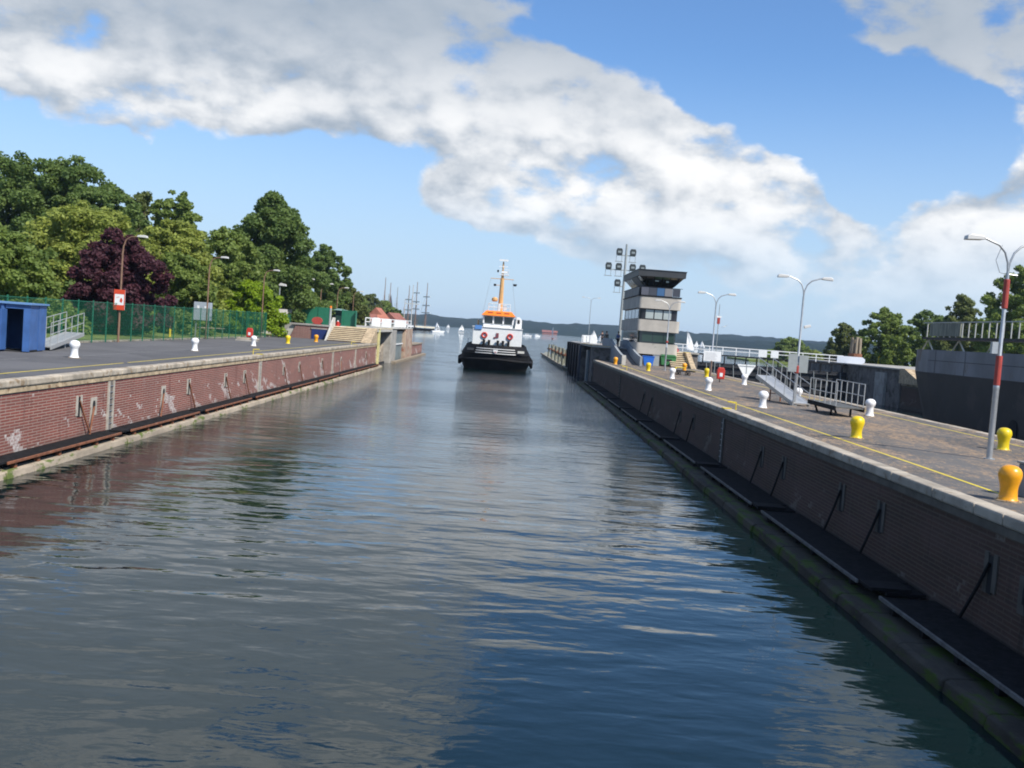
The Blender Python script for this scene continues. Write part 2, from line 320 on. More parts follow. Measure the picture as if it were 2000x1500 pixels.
# ------------------------------------------------------------------ mesh helpers
class MB:
    def __init__(s): s.v = []; s.f = []
    def add(s, vs, fs):
        o = len(s.v); s.v += [tuple(p) for p in vs]; s.f += [tuple(i + o for i in q) for q in fs]; return s
    def box(s, x0, x1, y0, y1, z0, z1):
        return s.add([(x0, y0, z0), (x1, y0, z0), (x1, y1, z0), (x0, y1, z0), (x0, y0, z1), (x1, y0, z1), (x1, y1, z1), (x0, y1, z1)],
                     [(0, 3, 2, 1), (4, 5, 6, 7), (0, 1, 5, 4), (1, 2, 6, 5), (2, 3, 7, 6), (3, 0, 4, 7)])
    def cbox(s, c, d, rot=None):
        vs = [Vector((sx * d[0] / 2, sy * d[1] / 2, sz * d[2] / 2)) for sz in (-1, 1) for sx, sy in ((-1, -1), (1, -1), (1, 1), (-1, 1))]
        if rot: vs = [rot @ q for q in vs]
        return s.add([q + Vector(c) for q in vs], [(0, 3, 2, 1), (4, 5, 6, 7), (0, 1, 5, 4), (1, 2, 6, 5), (2, 3, 7, 6), (3, 0, 4, 7)])
    def bar(s, p0, p1, r0, r1=None, n=6, cap=True):
        r1 = r0 if r1 is None else r1
        p0 = Vector(p0); p1 = Vector(p1); d = (p1 - p0).normalized()
        a = d.orthogonal().normalized(); b = d.cross(a)
        vs = []
        for p, r in ((p0, r0), (p1, r1)):
            for i in range(n):
                t = 2 * math.pi * (i + .5) / n; vs.append(p + (a * math.cos(t) + b * math.sin(t)) * r)
        fs = [(i, (i + 1) % n, n + (i + 1) % n, n + i) for i in range(n)]
        if cap: fs += [tuple(range(n - 1, -1, -1)), tuple(range(n, 2 * n))]
        return s.add(vs, fs)
    def tube(s, pts, r, n=6):
        pts = [Vector(p) for p in pts]; rr = r if isinstance(r, (list, tuple)) else [r] * len(pts)
        vs = []; a = None
        for i, p in enumerate(pts):
            d = (pts[min(i + 1, len(pts) - 1)] - pts[max(i - 1, 0)]).normalized()
            a = d.orthogonal().normalized() if a is None else (a - d * a.dot(d)).normalized()
            b = d.cross(a)
            for j in range(n):
                t = 2 * math.pi * j / n; vs.append(p + (a * math.cos(t) + b * math.sin(t)) * rr[i])
        fs = [(i * n + j, i * n + (j + 1) % n, (i + 1) * n + (j + 1) % n, (i + 1) * n + j) for i in range(len(pts) - 1) for j in range(n)]
        fs += [tuple(range(n - 1, -1, -1)), tuple(range((len(pts) - 1) * n, len(pts) * n))]
        return s.add(vs, fs)
    def lathe(s, prof, n=20, c=(0, 0, 0)):
        vs = []; m = len(prof)
        for r, z in prof:
            for j in range(n):
                t = 2 * math.pi * j / n; vs.append((c[0] + r * math.cos(t), c[1] + r * math.sin(t), c[2] + z))
        fs = [(i * n + j, i * n + (j + 1) % n, (i + 1) * n + (j + 1) % n, (i + 1) * n + j) for i in range(m - 1) for j in range(n)]
        fs += [tuple(range(n - 1, -1, -1)), tuple(range((m - 1) * n, m * n))]
        return s.add(vs, fs)
    def prism(s, poly, a, b, axis='z'):
        """poly of 2-D points; extruded from a to b along axis. x: poly=(y,z), y: poly=(x,z), z: poly=(x,y)"""
        f = {'x': lambda p, t: (t, p[0], p[1]), 'y': lambda p, t: (p[0], t, p[1]), 'z': lambda p, t: (p[0], p[1], t)}[axis]
        n = len(poly); vs = [f(p, a) for p in poly] + [f(p, b) for p in poly]
        fs = [tuple(range(n - 1, -1, -1)), tuple(range(n, 2 * n))] + [(i, (i + 1) % n, n + (i + 1) % n, n + i) for i in range(n)]
        return s.add(vs, fs)
    def ring(s, c, R_, r, n=20, m=8, axis='y'):
        vs = []
        for i in range(n):
            t = 2 * math.pi * i / n
            for j in range(m):
                q = 2 * math.pi * j / m; rad = R_ + r * math.cos(q); h = r * math.sin(q)
                p = {'y': (rad * math.cos(t), h, rad * math.sin(t)), 'z': (rad * math.cos(t), rad * math.sin(t), h), 'x': (h, rad * math.cos(t), rad * math.sin(t))}[axis]
                vs.append((c[0] + p[0], c[1] + p[1], c[2] + p[2]))
        fs = [(i * m + j, ((i + 1) % n) * m + j, ((i + 1) % n) * m + (j + 1) % m, i * m + (j + 1) % m) for i in range(n) for j in range(m)]
        return s.add(vs, fs)
    def build(s, name, material, parent=None, smooth=False, bevel=0, loc=None, seg=2):
        me = bpy.data.meshes.new(name); me.from_pydata(s.v, [], s.f); me.validate()
        bm = bmesh.new(); bm.from_mesh(me); bmesh.ops.recalc_face_normals(bm, faces=bm.faces); bm.to_mesh(me); bm.free()
        me.materials.append(material)
        if smooth: me.shade_smooth(); me.set_sharp_from_angle(angle=R(40))
        o = bpy.data.objects.new(name, me); COL.objects.link(o)
        if parent: o.parent = parent
        if loc: o.location = loc
        if bevel:
            b = o.modifiers.new('bevel', 'BEVEL'); b.width = bevel; b.segments = seg; b.limit_method = 'ANGLE'
        return o
def tag(o, label, cat, group=None, kind=None):
    o['label'] = label; o['category'] = cat
    if group: o['group'] = group
    if kind: o['kind'] = kind
    return o
def struct(o): o['kind'] = 'structure'; return o
def thing(name, label, cat, loc=(0, 0, 0), rz=0, group=None):
    o = bpy.data.objects.new(name, None); COL.objects.link(o); o.location = loc; o.rotation_euler = (0, 0, rz)
    return tag(o, label, cat, group)
def dup(root, loc, rz=None, label=None, scale=None):
    r = root.copy(); COL.objects.link(r); r.location = loc
    if rz is not None: r.rotation_euler = (0, 0, rz)
    if scale: r.scale = (scale,) * 3
    if label: r['label'] = label
    for ch in list(root.children):
        c = ch.copy(); COL.objects.link(c); c.parent = r
        for q in list(ch.children):
            d = q.copy(); COL.objects.link(d); d.parent = c
    return r
rnd = random.Random(4)
HC = 2.93
WZ = 0.1
PZ = 4.55      # gate platform level

# ------------------------------------------------------------------ setting: water, banks
struct(MB().add([(-9000, -60, WZ), (12000, -60, WZ), (12000, 16000, WZ), (-9000, 16000, WZ)], [(0, 1, 2, 3)]).build('water', M_water))
# left quay and bank
struct(MB().box(-27.0, -16.15, -60, 117.9, -3, HC).build('pavement_left', M_asph))
struct(MB().box(10.0, 19.45, -60, 114.9, -3, HC).build('pavement_island', M_asphR))
struct(MB().prism([(-27.02, -60), (-27.02, 175), (-30, 190), (-36, 320), (-52, 420), (-95, 800), (-260, 1300), (-900, 1800), (-3000, 1900), (-3000, -60)], -3, 3.0).build('lawn_left', M_lawn))
struct(MB().prism([(44.4, -60), (400, -60), (2600, 300), (2600, 1500), (600, 900), (150, 420), (70, 230), (44.4, 165)], -3, HC).build('lawn_right', M_lawn))
def line(name, x, y0, y1, z, parent_mat=M_yel, wd=.10):
    return struct(MB().add([(x - wd / 2, y0, z), (x + wd / 2, y0, z), (x + wd / 2, y1, z), (x - wd / 2, y1, z)], [(0, 1, 2, 3)]).build(name, parent_mat))
line('yellow_line_left', -17.35, -60, 45.0, HC + .004); line('yellow_line_left', -17.35, 45.5, 113.5, HC + .004)
struct(MB().add([(10.93, 21.8, HC + .004), (11.03, 21.7, HC + .004), (11.12, 27.0, HC + .004), (11.36, 103.0, HC + .004), (11.26, 103.0, HC + .004), (11.02, 27.0, HC + .004)],
     [(0, 1, 2, 5), (5, 2, 3, 4)]).build('yellow_line_island', M_yel))
line('yellow_line_island', 18.35, -60, 112, HC + .004)
# painted worn white lines on the left asphalt
for (x, y0, y1) in ((-20.9, 38, 43.5), (-20.5, 48, 74), (-23.6, 62, 74)):
    line('worn_white_line', x, y0, y1, HC + .004, mat('worn_white', (.2, .2, .19), .9, .4, 6), .08)

# ------------------------------------------------------------------ lock walls
def lock_wall(label, xf, side, bm, y0, y1, name='quay_wall', cap=M_coping, grp_=None):
    """side=+1: wall face looks to +X (left bank); -1: looks to -X"""
    t = thing(name, label, 'wall', (xf, 0, 0), 0, grp_)
    b = MB(); xs = sorted((-.05 * side, -.35 * side)); b.box(xs[0], xs[1], y0, y1, -2, 2.52)
    b.build('brick_face', bm, t)
    c = MB(); xs = sorted((0.0, -.4 * side)); c.box(xs[0], xs[1], y0, y1, 2.53, 2.70); c.build('cream_course', M_cope2 if side > 0 else mat('shade_dark_course', (.10, .088, .07), .9, .3, 1.5), t)  # faces turned from the sun get a course with shade in its colour
    k = MB(); L = y0
    while L < y1 - .1:
        n = min(y1, L + rnd.choice((1.6, 2.0, 2.4, 1.2))); xs = sorted((.05 * side, -.42 * side))
        k.box(xs[0], xs[1], L, n - .015, 2.705, HC + .012 + rnd.uniform(0, .012)); L = n
    k.build('coping', cap, t, bevel=.05)
    return t
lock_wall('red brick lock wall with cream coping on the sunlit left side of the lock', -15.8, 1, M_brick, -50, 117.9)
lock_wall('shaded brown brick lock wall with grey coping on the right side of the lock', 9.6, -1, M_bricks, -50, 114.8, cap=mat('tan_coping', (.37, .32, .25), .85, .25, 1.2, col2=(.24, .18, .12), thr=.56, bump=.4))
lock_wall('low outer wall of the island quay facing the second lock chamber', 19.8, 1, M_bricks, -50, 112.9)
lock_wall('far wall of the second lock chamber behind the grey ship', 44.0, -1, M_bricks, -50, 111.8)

M_ledge2 = mat('shade_dark_moss_ledge', (.050, .044, .034), .8, .4, 1.5, col2=(.045, .075, .010), thr=.50, spec=.2, bump=.9, cscale=(1, .35, 1))  # moss in patches; the stone colour is darkened to stand for shade
def ledge(label, xw, xo, y0, y1):
    t = thing('stone_ledge', label, 'ledge', (0, 0, 0))
    L = y0; a, b = sorted((xw, xo)); k = MB(); s = 1 if xo > xw else -1
    while L < y1 - .1:
        n = min(y1, L + rnd.uniform(1.3, 2.2)); j = rnd.uniform(-.03, .03)
        k.prism([(xw, -1.5), (xo + j, -1.5), (xo + j, WZ + .02), (xo + j - .04 * s, .30), (xo + j - .14 * s, .34), (xw, .36)], L, n - .02, 'y'); L = n
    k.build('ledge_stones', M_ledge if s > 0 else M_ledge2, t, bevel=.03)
    return t
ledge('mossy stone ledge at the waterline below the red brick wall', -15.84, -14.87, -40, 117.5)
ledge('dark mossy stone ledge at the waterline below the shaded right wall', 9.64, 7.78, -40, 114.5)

def raft(label, x, y, side, last=False, grp_='black topped fender rafts along the lock wall'):
    t = thing('fender_raft', label, 'raft', (x, y, .36), 0, grp_)
    s = side; L = 9.2 if not last else 7.0
    wd = .82 if side > 0 else 1.2
    X = lambda a, b: sorted((a * s, b * s))
    d = MB(); d.box(*X(.04, wd), .5, L, .17, .235); d.box(*X(.0, wd * .75), -.42, .49, .12, .2); d.build('deck', M_deckblk, t)
    e = MB(); e.box(*X(wd + .005, wd + .06), .45, L + .05, .165, .25); e.build('edge_beam', M_rust if side > 0 else M_railr, t, bevel=.01)
    for i in range(6):
        q = MB(); q.box(*X(wd - .16, wd - .02), 1.0 + i * (L - 1.6) / 5, 1.16 + i * (L - 1.6) / 5, -.01, .165); q.build('block', M_rust if side > 0 else M_black, t)
    f = MB(); f.box(*X(.05, wd - .25), .6, L - .1, .0, .165); f.build('float', M_black, t)
    h = MB(); h.box(*X(.3, wd + .02), -.35, .35, .21, .28); h.build('link_plate', M_black, t)
    return t
nm = ['nearest', 'second', 'third', 'fourth', 'fifth', 'sixth', 'seventh', 'eighth', 'farthest']
for i in range(9):
    raft('black topped floating fender raft below the sunlit red wall, %s from the camera' % nm[i], -15.78, 29.6 + i * 9.8, 1, i == 8)
for i in range(10):
    raft('dark floating fender raft in the shade below the right wall, %s from the camera' % (nm + ['tenth'])[i] if i < 9 else 'last dark fender raft in the shade beside the right gate recess', 9.57, 12.0 + i * 10.2, -1, i == 9, 'dark fender rafts along the right wall')

def recess(label, y, x, side, kind, grp_):
    t = thing('mooring_recess', label, 'recess', (x, y, 0), 0, grp_)
    s = side; X = lambda a, b: sorted((a * s, b * s))
    pale = mat('pale_render_patch', (.40, .36, .30), .9, .2, 3, col2=(.2, .16, .12), thr=.58) if side > 0 else mat('shade_render_patch', (.085, .076, .062), .9, .2, 3)  # right-hand render is the same patch, painted darker for the shade there
    if kind == 0:      # slot between two pale jambs, chain brace down to the raft
        f = MB(); f.box(*X(-.048, -.02), -.26, -.1, 1.35, 2.1); f.box(*X(-.048, -.02), .1, .26, 1.3, 2.1); f.build('jamb', pale, t)
        d = MB(); d.box(*X(-.048, -.03), -.098, .098, 1.3, 2.05); d.build('slot', M_dark, t)
        c = MB(); c.tube([(0.0, 0, 1.9), (.05 * s, .25, 1.4), (.12 * s, .75, .6)], .035, 5); c.build('chain', M_rust if side > 0 else M_black, t)
    elif kind == 1:    # arched hole in a pale plate
        f = MB(); f.box(*X(-.048, -.02), -.28, .28, 1.25, 1.95); f.box(*X(-.048, -.025), -.28, -.05, .7, 1.24); f.build('plate', pale, t)
        d = MB(); d.prism([(-.12, 1.45), (.12, 1.45), (.12, 1.7), (.07, 1.82), (-.07, 1.82), (-.12, 1.7)], -.019 * s, -.012 * s, 'x'); d.build('hole', M_dark, t)
        c = MB(); c.tube([(.0, 0, 1.6), (.06 * s, -.3, 1.1), (.12 * s, -.6, .58)], .035, 5); c.build('chain', M_rust if side > 0 else M_black, t)
    else:              # full height concrete ladder strip
        f = MB(); f.box(*X(-.048, .01), -.3, -.17, .38, 2.5); f.box(*X(-.048, .01), .17, .3, .38, 2.5); f.build('jamb', pale, t)
        d = MB(); d.box(*X(-.048, -.03), -.168, .168, .38, 2.5); d.build('slot', M_conc if kind == 3 else M_concD, t)
        l = MB()
        for i in range(8): l.bar((.0, -.168, .55 + i * .25), (.0, .168, .55 + i * .25), .014, n=5)
        l.build('rungs', M_galv, t)
        if kind == 3:
            h = MB(); h.tube([(-.5 * s, -.1, HC), (-.5 * s, -.1, HC + .32), (-.12 * s, -.1, HC + .34)], .03, 6); h.build('hand_grip', M_yel, t)
            h = MB(); h.box(*X(-.3, .075), -.26, .26, HC + .03, HC + .05); h.build('yellow_cap', M_yel, t)
    return t
GL = 'mooring recesses in the red wall'; GR = 'mooring recesses in the shaded wall'
Ls = [(37.0, 0, 'slot with a rusty brace left of the arched hole in the red wall'), (38.3, 1, 'arched hole in a pale plate between two slots in the red wall'),
      (39.9, 2, 'narrow pale ladder slot with white salt stains beside the near raft joint'), (46.0, 1, 'pale framed hole in the red wall below the gap in the yellow line'), (49.6, 0, 'pale jambed slot right of the framed hole in the red wall'),
      (56.0, 0, 'slot in the red wall, first of the pair left of the ladder strip'), (60.0, 0, 'slot in the red wall, just left of the full ladder strip'), (63.6, 3, 'full height pale ladder strip with yellow grip in the middle of the red wall'),
      (70.3, 0, 'slot in the red wall, first to the right of the full ladder strip'), (75.5, 0, 'slot in the red wall, second to the right of the full ladder strip'), (84.5, 0, 'slot in the red wall below the yellow bollard'),
      (89.5, 2, 'stained pale strip in the red wall below the far orange bollard'), (94.0, 1, 'small framed hole in the far part of the red wall'), (102.5, 3, 'far full height ladder strip with yellow grip in the red wall'), (110.0, 0, 'last slot in the red wall near the gate')]
for y, k, l in Ls: recess(l, y, -15.8, 1, k, GL)
Rs = [(16.4, 0, 'slot with a dark chain in the nearest part of the shaded wall'), (19.2, 0, 'slot with dark chain beside the nearest arched plate in the shaded wall'), (17.8, 1, 'arched plate in the nearest part of the shaded wall'),
      (25.0, 0, 'slot with chain in the shaded wall below the orange bollard'), (28.0, 0, 'slot with chain in the shaded wall left of the orange bollard'), (34.0, 0, 'slot with chain in the shaded wall below the near yellow bollard'), (37.0, 0, 'slot with chain in the shaded wall right of the ladder strip'),
      (44.0, 3, 'ladder strip with yellow grip and cap in the shaded wall'), (51.0, 0, 'slot with chain in the shaded wall, first beyond the ladder strip'), (55.0, 0, 'slot with chain in the shaded wall, second beyond the ladder strip'), (66.0, 0, 'slot with chain in the shaded wall, third beyond the ladder strip'), (70.0, 0, 'slot with chain in the shaded wall, fourth beyond the ladder strip'), (86.0, 3, 'far ladder strip with yellow grip in the shaded wall')]
for y, k, l in Rs: recess(l, y, 9.6, -1, k, GR)

# ------------------------------------------------------------------ bollards
STOUT = [(.205, .0), (.205, .035), (.19, .05), (.178, .12), (.172, .24), (.182, .33), (.208, .42), (.230, .50), (.236, .56), (.226, .63), (.196, .69), (.14, .735), (.07, .757), (.0, .762)]
BALL = [(.225, .0), (.22, .03), (.19, .06), (.168, .14), (.155, .28), (.155, .40), (.175, .455), (.212, .52), (.235, .60), (.232, .66), (.21, .72), (.16, .775), (.08, .81), (.0, .818)]
def bollard(label, x, y, m, grp_, prof=STOUT):
    t = thing('bollard', label, 'bollard', (x, y, HC), 0, grp_)
    MB().lathe(prof, 28).build('shaft', m, t, smooth=True)
    f = MB(); f.lathe([(.27, 0), (.27, .018), (.2, .03)], 24)
    for i in range(6): f.bar((.24 * math.cos(i * 1.047), .24 * math.sin(i * 1.047), .015), (.24 * math.cos(i * 1.047), .24 * math.sin(i * 1.047), .04), .016)
    f.build('foot', mat('worn_bollard_foot', (.3, .22, .13), .7, .4, 8), t)
    return t
b0 = bollard('big orange bollard nearest the camera on the right quay edge', 10.62, 20.75, M_bolo, 'bollards on the island quay')
MESH = {}
for c in b0.children:
    if c.name.startswith('shaft'): MESH[M_bolo.name] = c.data
MESH[M_boly.name] = MESH[M_bolo.name].copy(); MESH[M_boly.name].materials[0] = M_boly
_w = MB().lathe(BALL, 28).build('shaft', M_bolw, smooth=True); MESH[M_bolw.name] = _w.data; bpy.data.objects.remove(_w)
def bol(label, x, y, m, g):
    r = dup(b0, (x, y, HC), rnd.uniform(0, 6), label); r['group'] = g
    for c in r.children:
        if c.name.startswith('shaft'): c.data = MESH[m.name]
    return r
for l, x, y, m in (('yellow bollard beside the row end, left of the near tall lamp post', 11.88, 33.63, M_boly), ('yellow bollard just right of the near lamp post with red band', 16.65, 33.18, M_boly),
    ('white bollard to the right of the low railed gangway', 16.93, 46.44, M_bolw), ('white bollard standing left of the sloping aluminium gangway', 11.97, 46.64, M_bolw), ('white bollard behind the second lamp post and gangway', 15.6, 53.6, M_bolw),
    ('white bollard in front of the red lifebuoy stand', 12.04, 59.95, M_bolw), ('white bollard at the outer quay edge below the triangle sign', 17.2, 72.8, M_bolw), ('white bollard beside the small black cart', 12.2, 74.54, M_bolw),
    ('yellow bollard left of the red lifebuoy stand', 16.6, 83.85, M_boly), ('yellow bollard in front of the blue bin', 12.3, 88.42, M_boly), ('orange bollard at the foot of the curved ramp', 10.75, 101.6, M_bolo), ('pale orange bollard in front of the striped steps by the cart', 17.0, 97.0, M_bolo)):
    bol(l, x, y, m, 'bollards on the island quay')
for l, x, y, m in (('white bollard beside the blue container on the left quay', -20.04, 46.04, M_bolw), ('white bollard in the middle of the left quay', -19.6, 62.15, M_bolw), ('white bollard in front of the red lifebuoy post on the left quay', -20.01, 77.9, M_bolw),
    ('yellow bollard in front of the green gate on the left quay', -20.1, 90.23, M_boly), ('orange bollard before the blue cellar door on the left quay', -19.98, 102.61, M_bolo)):
    bol(l, x, y, m, 'bollards on the left quay')

k_ = thing('utility_pillar', 'grey utility pillar half cut by the right edge beside the orange bollard', 'utility box', (11.5, 21.6, HC), R(10))
MB().box(-.2, .2, -.15, .15, 0, .72).build('body', mat('pillar_grey', (.22, .22, .21), .6, .2, 4), k_, bevel=.02); MB().box(-.23, .23, -.18, .18, .725, .77).build('lid', M_conc, k_, bevel=.01)
# ------------------------------------------------------------------ lamps
def arm(mb, s, L, h):
    pts = [(0, 0, h - .95), (.03 * s, 0, h - .6), (.14 * s, 0, h - .3), (.34 * s, 0, h - .1), (.62 * s, 0, h), (L * s, 0, h + .06)]
    mb.tube(pts, .032, 8)
def head(s, L, h):
    m = MB(); c = L * s
    m.prism([(c, h + .01), (c + .14 * s, h - .02), (c + .62 * s, h - .045), (c + .6 * s, h + .08), (c + .5 * s, h + .13), (c + .1 * s, h + .11)], -.12, .12, 'y')
    return m
def twin_lamp(label, x, y, rz=0, grp_='twin arm lamp posts on the island quay'):
    t = thing('lamp_post', label, 'lamp post', (x, y, HC), rz, grp_)
    MB().lathe([(.16, 0), (.16, .03), (.085, .04), (.085, 2.1), (.09, 2.12), (.09, 2.2), (.062, 2.25), (.05, 5.5), (.04, 5.6)], 12).build('pole', M_galv, t, smooth=True)
    for s in (-1, 1):
        a = MB(); arm(a, s, .78, 6.45); a.build('arm', M_galv, t, smooth=True)
        head(s, .78, 6.47).build('lamp_head', M_lamp, t, bevel=.025)
    return t
l1 = twin_lamp('near tall twin arm lamp post with two red bands', 14.5, 29.66, R(4))
l2 = twin_lamp('twin arm lamp post beside the aluminium gangway with a grey sign', 14.6, 50.7, R(-2))
l3 = twin_lamp('twin arm lamp post carrying a white notice board', 14.75, 73.2, R(0))
l4 = twin_lamp('thin twin arm lamp post standing before the control tower', 14.6, 93.8, R(-3))
for l in (l1,):
    MB().lathe([(.093, 2.22), (.093, 3.1)], 12).build('red_band', M_redd, l); MB().lathe([(.075, 4.5), (.085, 4.52), (.085, 5.35), (.075, 5.37)], 12).build('red_sleeve', M_redd, l)
    q = MB(); q.tube([(0, 0, 5.5), (-.25, 0, 5.55), (-.4, 0, 5.9), (-.25, 0, 6.35)][::1], .012, 5); q.tube([(0, 0, 5.52), (.3, 0, 5.5)], .02, 5); q.build('cable_loop', M_galv, l)
    MB().box(-.28, -.1, -.06, .06, 3.15, 3.5).build('switch_box', M_galv, l)
MB().lathe([(.12, 1.65), (.14, 1.7), (.14, 2.0), (.12, 2.05)], 10).build('red_band', M_redd, l2)
MB().cbox((.32, 0, 4.05), (.34, .12, .14), Matrix.Rotation(R(-15), 3, 'Y')).build('camera_housing', M_lamp, l2, bevel=.02)
b = MB(); b.box(-.5, -.04, -.12, -.08, 1.72, 2.62); b.box(.04, .5, -.12, -.08, 1.7, 2.58); b.build('sign_back', M_greyp, l2)
MB().lathe([(.1, 2.6), (.12, 2.7), (.1, 2.8)], 10).build('red_light', M_redd, l4)
b = MB(); b.box(-.62, .66, -.14, -.1, 1.55, 2.3); b.build('notice_board', M_white, l3, bevel=.01)
b = MB()
for i in range(7): b.box(-.5, rnd.uniform(.2, .52), -.146, -.143, 1.66 + i * .08, 1.685 + i * .08)
b.build('notice_lines', mat('faded_print', (.5, .5, .5), .8), l3)
MB().bar((0, -.12, 0), (0, -.12, 1.6), .05).build('board_post', M_rustp, l3)
f = thing('lamp_post', 'far twin arm lamp post beyond the control tower at the gate', 'lamp post', (14.2, 185, PZ), 0, 'twin arm lamp posts on the island quay')
MB().bar((0, 0, 0), (0, 0, 7.2), .08, .05).build('pole', M_galv, f)
for s in (-1, 1):
    a = MB(); arm(a, s, 1.1, 8.0); a.build('arm', M_galv, f); head(s, 1.1, 8.02).build('lamp_head', M_lamp, f)

def arc_lamp(label, x, y, h, rz=0, z=HC, pm=None, grp_='single arm lamps along the left quay'):
    t = thing('arc_lamp', label, 'lamp post', (x, y, z), rz, grp_)
    p = MB(); p.tube([(0, 0, 0), (0, 0, h - 1.2), (.04, 0, h - .7), (.2, 0, h - .25), (.5, 0, h - .06), (.95, 0, h)], [.075, .06, .05, .045, .04, .035], 8); p.build('pole', pm or M_rustp, t, smooth=True)
    m = MB(); m.prism([(.9, h - .03), (1.6, h - .06), (1.58, h + .08), (1.4, h + .12), (1.0, h + .09)], -.14, .14, 'y'); m.build('lamp_head', M_lamp, t, bevel=.02)
    return t
a1 = arc_lamp('arched brown lamp before the purple tree, carrying the red bordered sign', -26.2, 66.8, 7.1, 0)
for l, y, h in (('arched brown lamp behind the grey cabinet', 86.5, 7.1), ('arched brown lamp in front of the bright green tree', 105.5, 7.1), ('arched lamp before the tall dark tree, left of the steps', 124, 7.1), ('arched lamp above the green kiosk by the steps', 137, 7.1), ('arched lamp partly hidden in the last dark tree', 150, 7.1), ('last arched lamp standing out against the sky', 165, 7.1)):
    dup(a1, (-26.4, y, HC), 0, l)
s1 = MB(); s1.box(-.37, .37, -.16, -.12, 2.15, 3.5); s1.build('sign_plate', M_white, a1, bevel=.01)
s2 = MB(); s2.box(-.37, .37, -.168, -.163, 3.2, 3.5); s2.box(-.37, .37, -.168, -.163, 2.15, 2.48); s2.box(-.37, -.31, -.168, -.163, 2.485, 3.195); s2.box(.31, .37, -.168, -.163, 2.485, 3.195)
s2.build('red_border', mat('sign_red', (.62, .06, .02), .5), a1)
s3 = MB(); s3.prism([(.02, 2.72), (.16, 2.62), (.22, 2.8), (.14, 2.98), (.06, 2.9)], -.168, -.163, 'y'); s3.prism([(-.2, 2.95), (.0, 3.0), (.0, 3.03), (-.2, 2.98)], -.168, -.163, 'y'); s3.build('pictogram', mat('sign_red', (.62, .06, .02), .5), a1)
p = thing('post_lamp', 'short white post lamp beside the white hut', 'lamp post', (-27.5, 117.5, HC))
MB().bar((0, 0, 0), (0, 0, 5.9), .09, .07, 8).build('pole', M_galv, p)
MB().prism([(-.15, 5.9), (.75, 5.85), (.7, 6.08), (.1, 6.2)], -.2, .2, 'y').build('lamp_head', M_lamp, p)

# ------------------------------------------------------------------ left quay items
t = thing('container', 'blue corrugated steel container with its door standing open', 'container', (-24.4, 47.2, HC), R(8))
c = MB(); n = 64
pts = []
for i in range(n + 1):
    xx = -2.6 + 3.1 * i / n; ph = (i % 6); pts.append((xx, -.035 if ph in (0, 1, 2) else .05))
poly = pts + [(pts[-1][0], .12), (pts[0][0], .12)]
c.prism(poly, .05, 2.25, 'z'); c.build('front_panel', M_blue, t)
c = MB(); c.box(1.3, 1.6, .0, .12, .04, 2.25); c.box(.501, 1.299, .0, .12, 2.05, 2.25); c.build('corner_post', M_blue, t)
c = MB(); c.box(.52, .58, -.75, -.02, .1, 2.0); c.build('door', M_blue, t)
c = MB(); c.box(-2.6, -2.5, .13, 2.4, .05, 2.25); c.box(-2.49, 1.6, 2.3, 2.4, .05, 2.25); c.box(1.5, 1.6, 1.3, 2.29, .05, 2.25); c.build('wall', M_blue, t)
c = MB(); c.box(-2.7, 1.7, -.12, 2.5, 2.26, 2.34); c.build('roof', mat('pale_blue_steel', (.12, .24, .45), .5), t)
c = MB(); c.box(1.52, 1.58, .14, 1.28, .05, .10); c.box(-2.48, 1.5, .14, 2.28, .0, .04); c.build('floor', M_dark, t)
c = MB(); c.box(1.51, 1.58, .14, 1.29, .11, 2.24); c.build('side_wall', M_blue, t)
c = MB(); c.bar((-.9, -.07, .95), (-.45, -.07, .98), .02); c.build('handle', M_black, t)

def gangway(label, loc, rz, L, wd, rise, posts, grp_=None, railh=1.0, dirt=None):
    t = thing('gangway', label, 'gangway', loc, rz, grp_)
    sl = Matrix.Rotation(-math.atan2(rise, L), 3, 'Y')
    def P(x, y, z): return sl @ Vector((x, y, z))
    d = MB(); d.cbox(P(L / 2, 0, .0), (L, wd, .06), sl); d.build('deck', dirt or M_alu, t)
    for s in (-1, 1):
        g_ = MB(); g_.cbox(P(L / 2, s * (wd / 2 + .03), -.05), (L, .05, .2), sl); g_.build('side_beam', M_alu if not dirt else M_black, t)
    for s in (-1, 1):
        r = MB()
        for i in range(posts):
            xx = .05 + i * (L - .1) / (posts - 1); b_ = P(xx, s * (wd / 2), .05); r.bar(b_, b_ + Vector((0, 0, railh)), .022, n=6)
        for hh in (.5, 1.0):
            r.bar(P(.05, s * wd / 2, .05) + Vector((0, 0, railh * hh)), P(L - .05, s * wd / 2, .05) + Vector((0, 0, railh * hh)), .02, n=6)
        r.build('railing', M_alu, t)
    return t
g1 = gangway('long aluminium gangway with side rails lying behind the blue container', (-23.6, 50.2, HC + .2), R(103), 8.6, .95, .5, 6, railh=1.15)
b = MB(); b.bar((4, -.4, -.28), (4, -.4, .1), .04); b.bar((4, .4, -.28), (4, .4, .1), .04); b.build('support', M_galv, g1)
g2 = gangway('sloping aluminium gangway propped up beside the second lamp post', (14.95, 50.6, HC + .12), R(101), 4.7, .85, 1.2, 5, railh=.95)
b = MB(); b.bar((3.0, -.3, -.12), (3.0, -.3, .68), .035); b.bar((3.0, .3, -.12), (3.0, .3, .68), .035); b.bar((3.0, -.35, .3), (3.0, .35, .3), .02); b.build('support', M_rust, g2)
g3 = gangway('short wheeled gangway with close grey railings right of the lamp post', (15.25, 44.3, HC + .42), R(93), 3.5, 1.25, .05, 6, railh=1.05, dirt=mat('dark_grating', (.1, .1, .09), .7, .2, 5))
b = MB()
for yy in (-.45, .45): b.bar((1.0, yy, -.42), (1.0, yy, .0), .05); b.bar((2.7, yy, -.42), (3.2, yy, .0), .05)
b.build('support', M_black, g3)
g4 = thing('hand_cart', 'small black cart with yellow frame beside a white bollard', 'cart', (14.7, 84.5, HC), R(12))
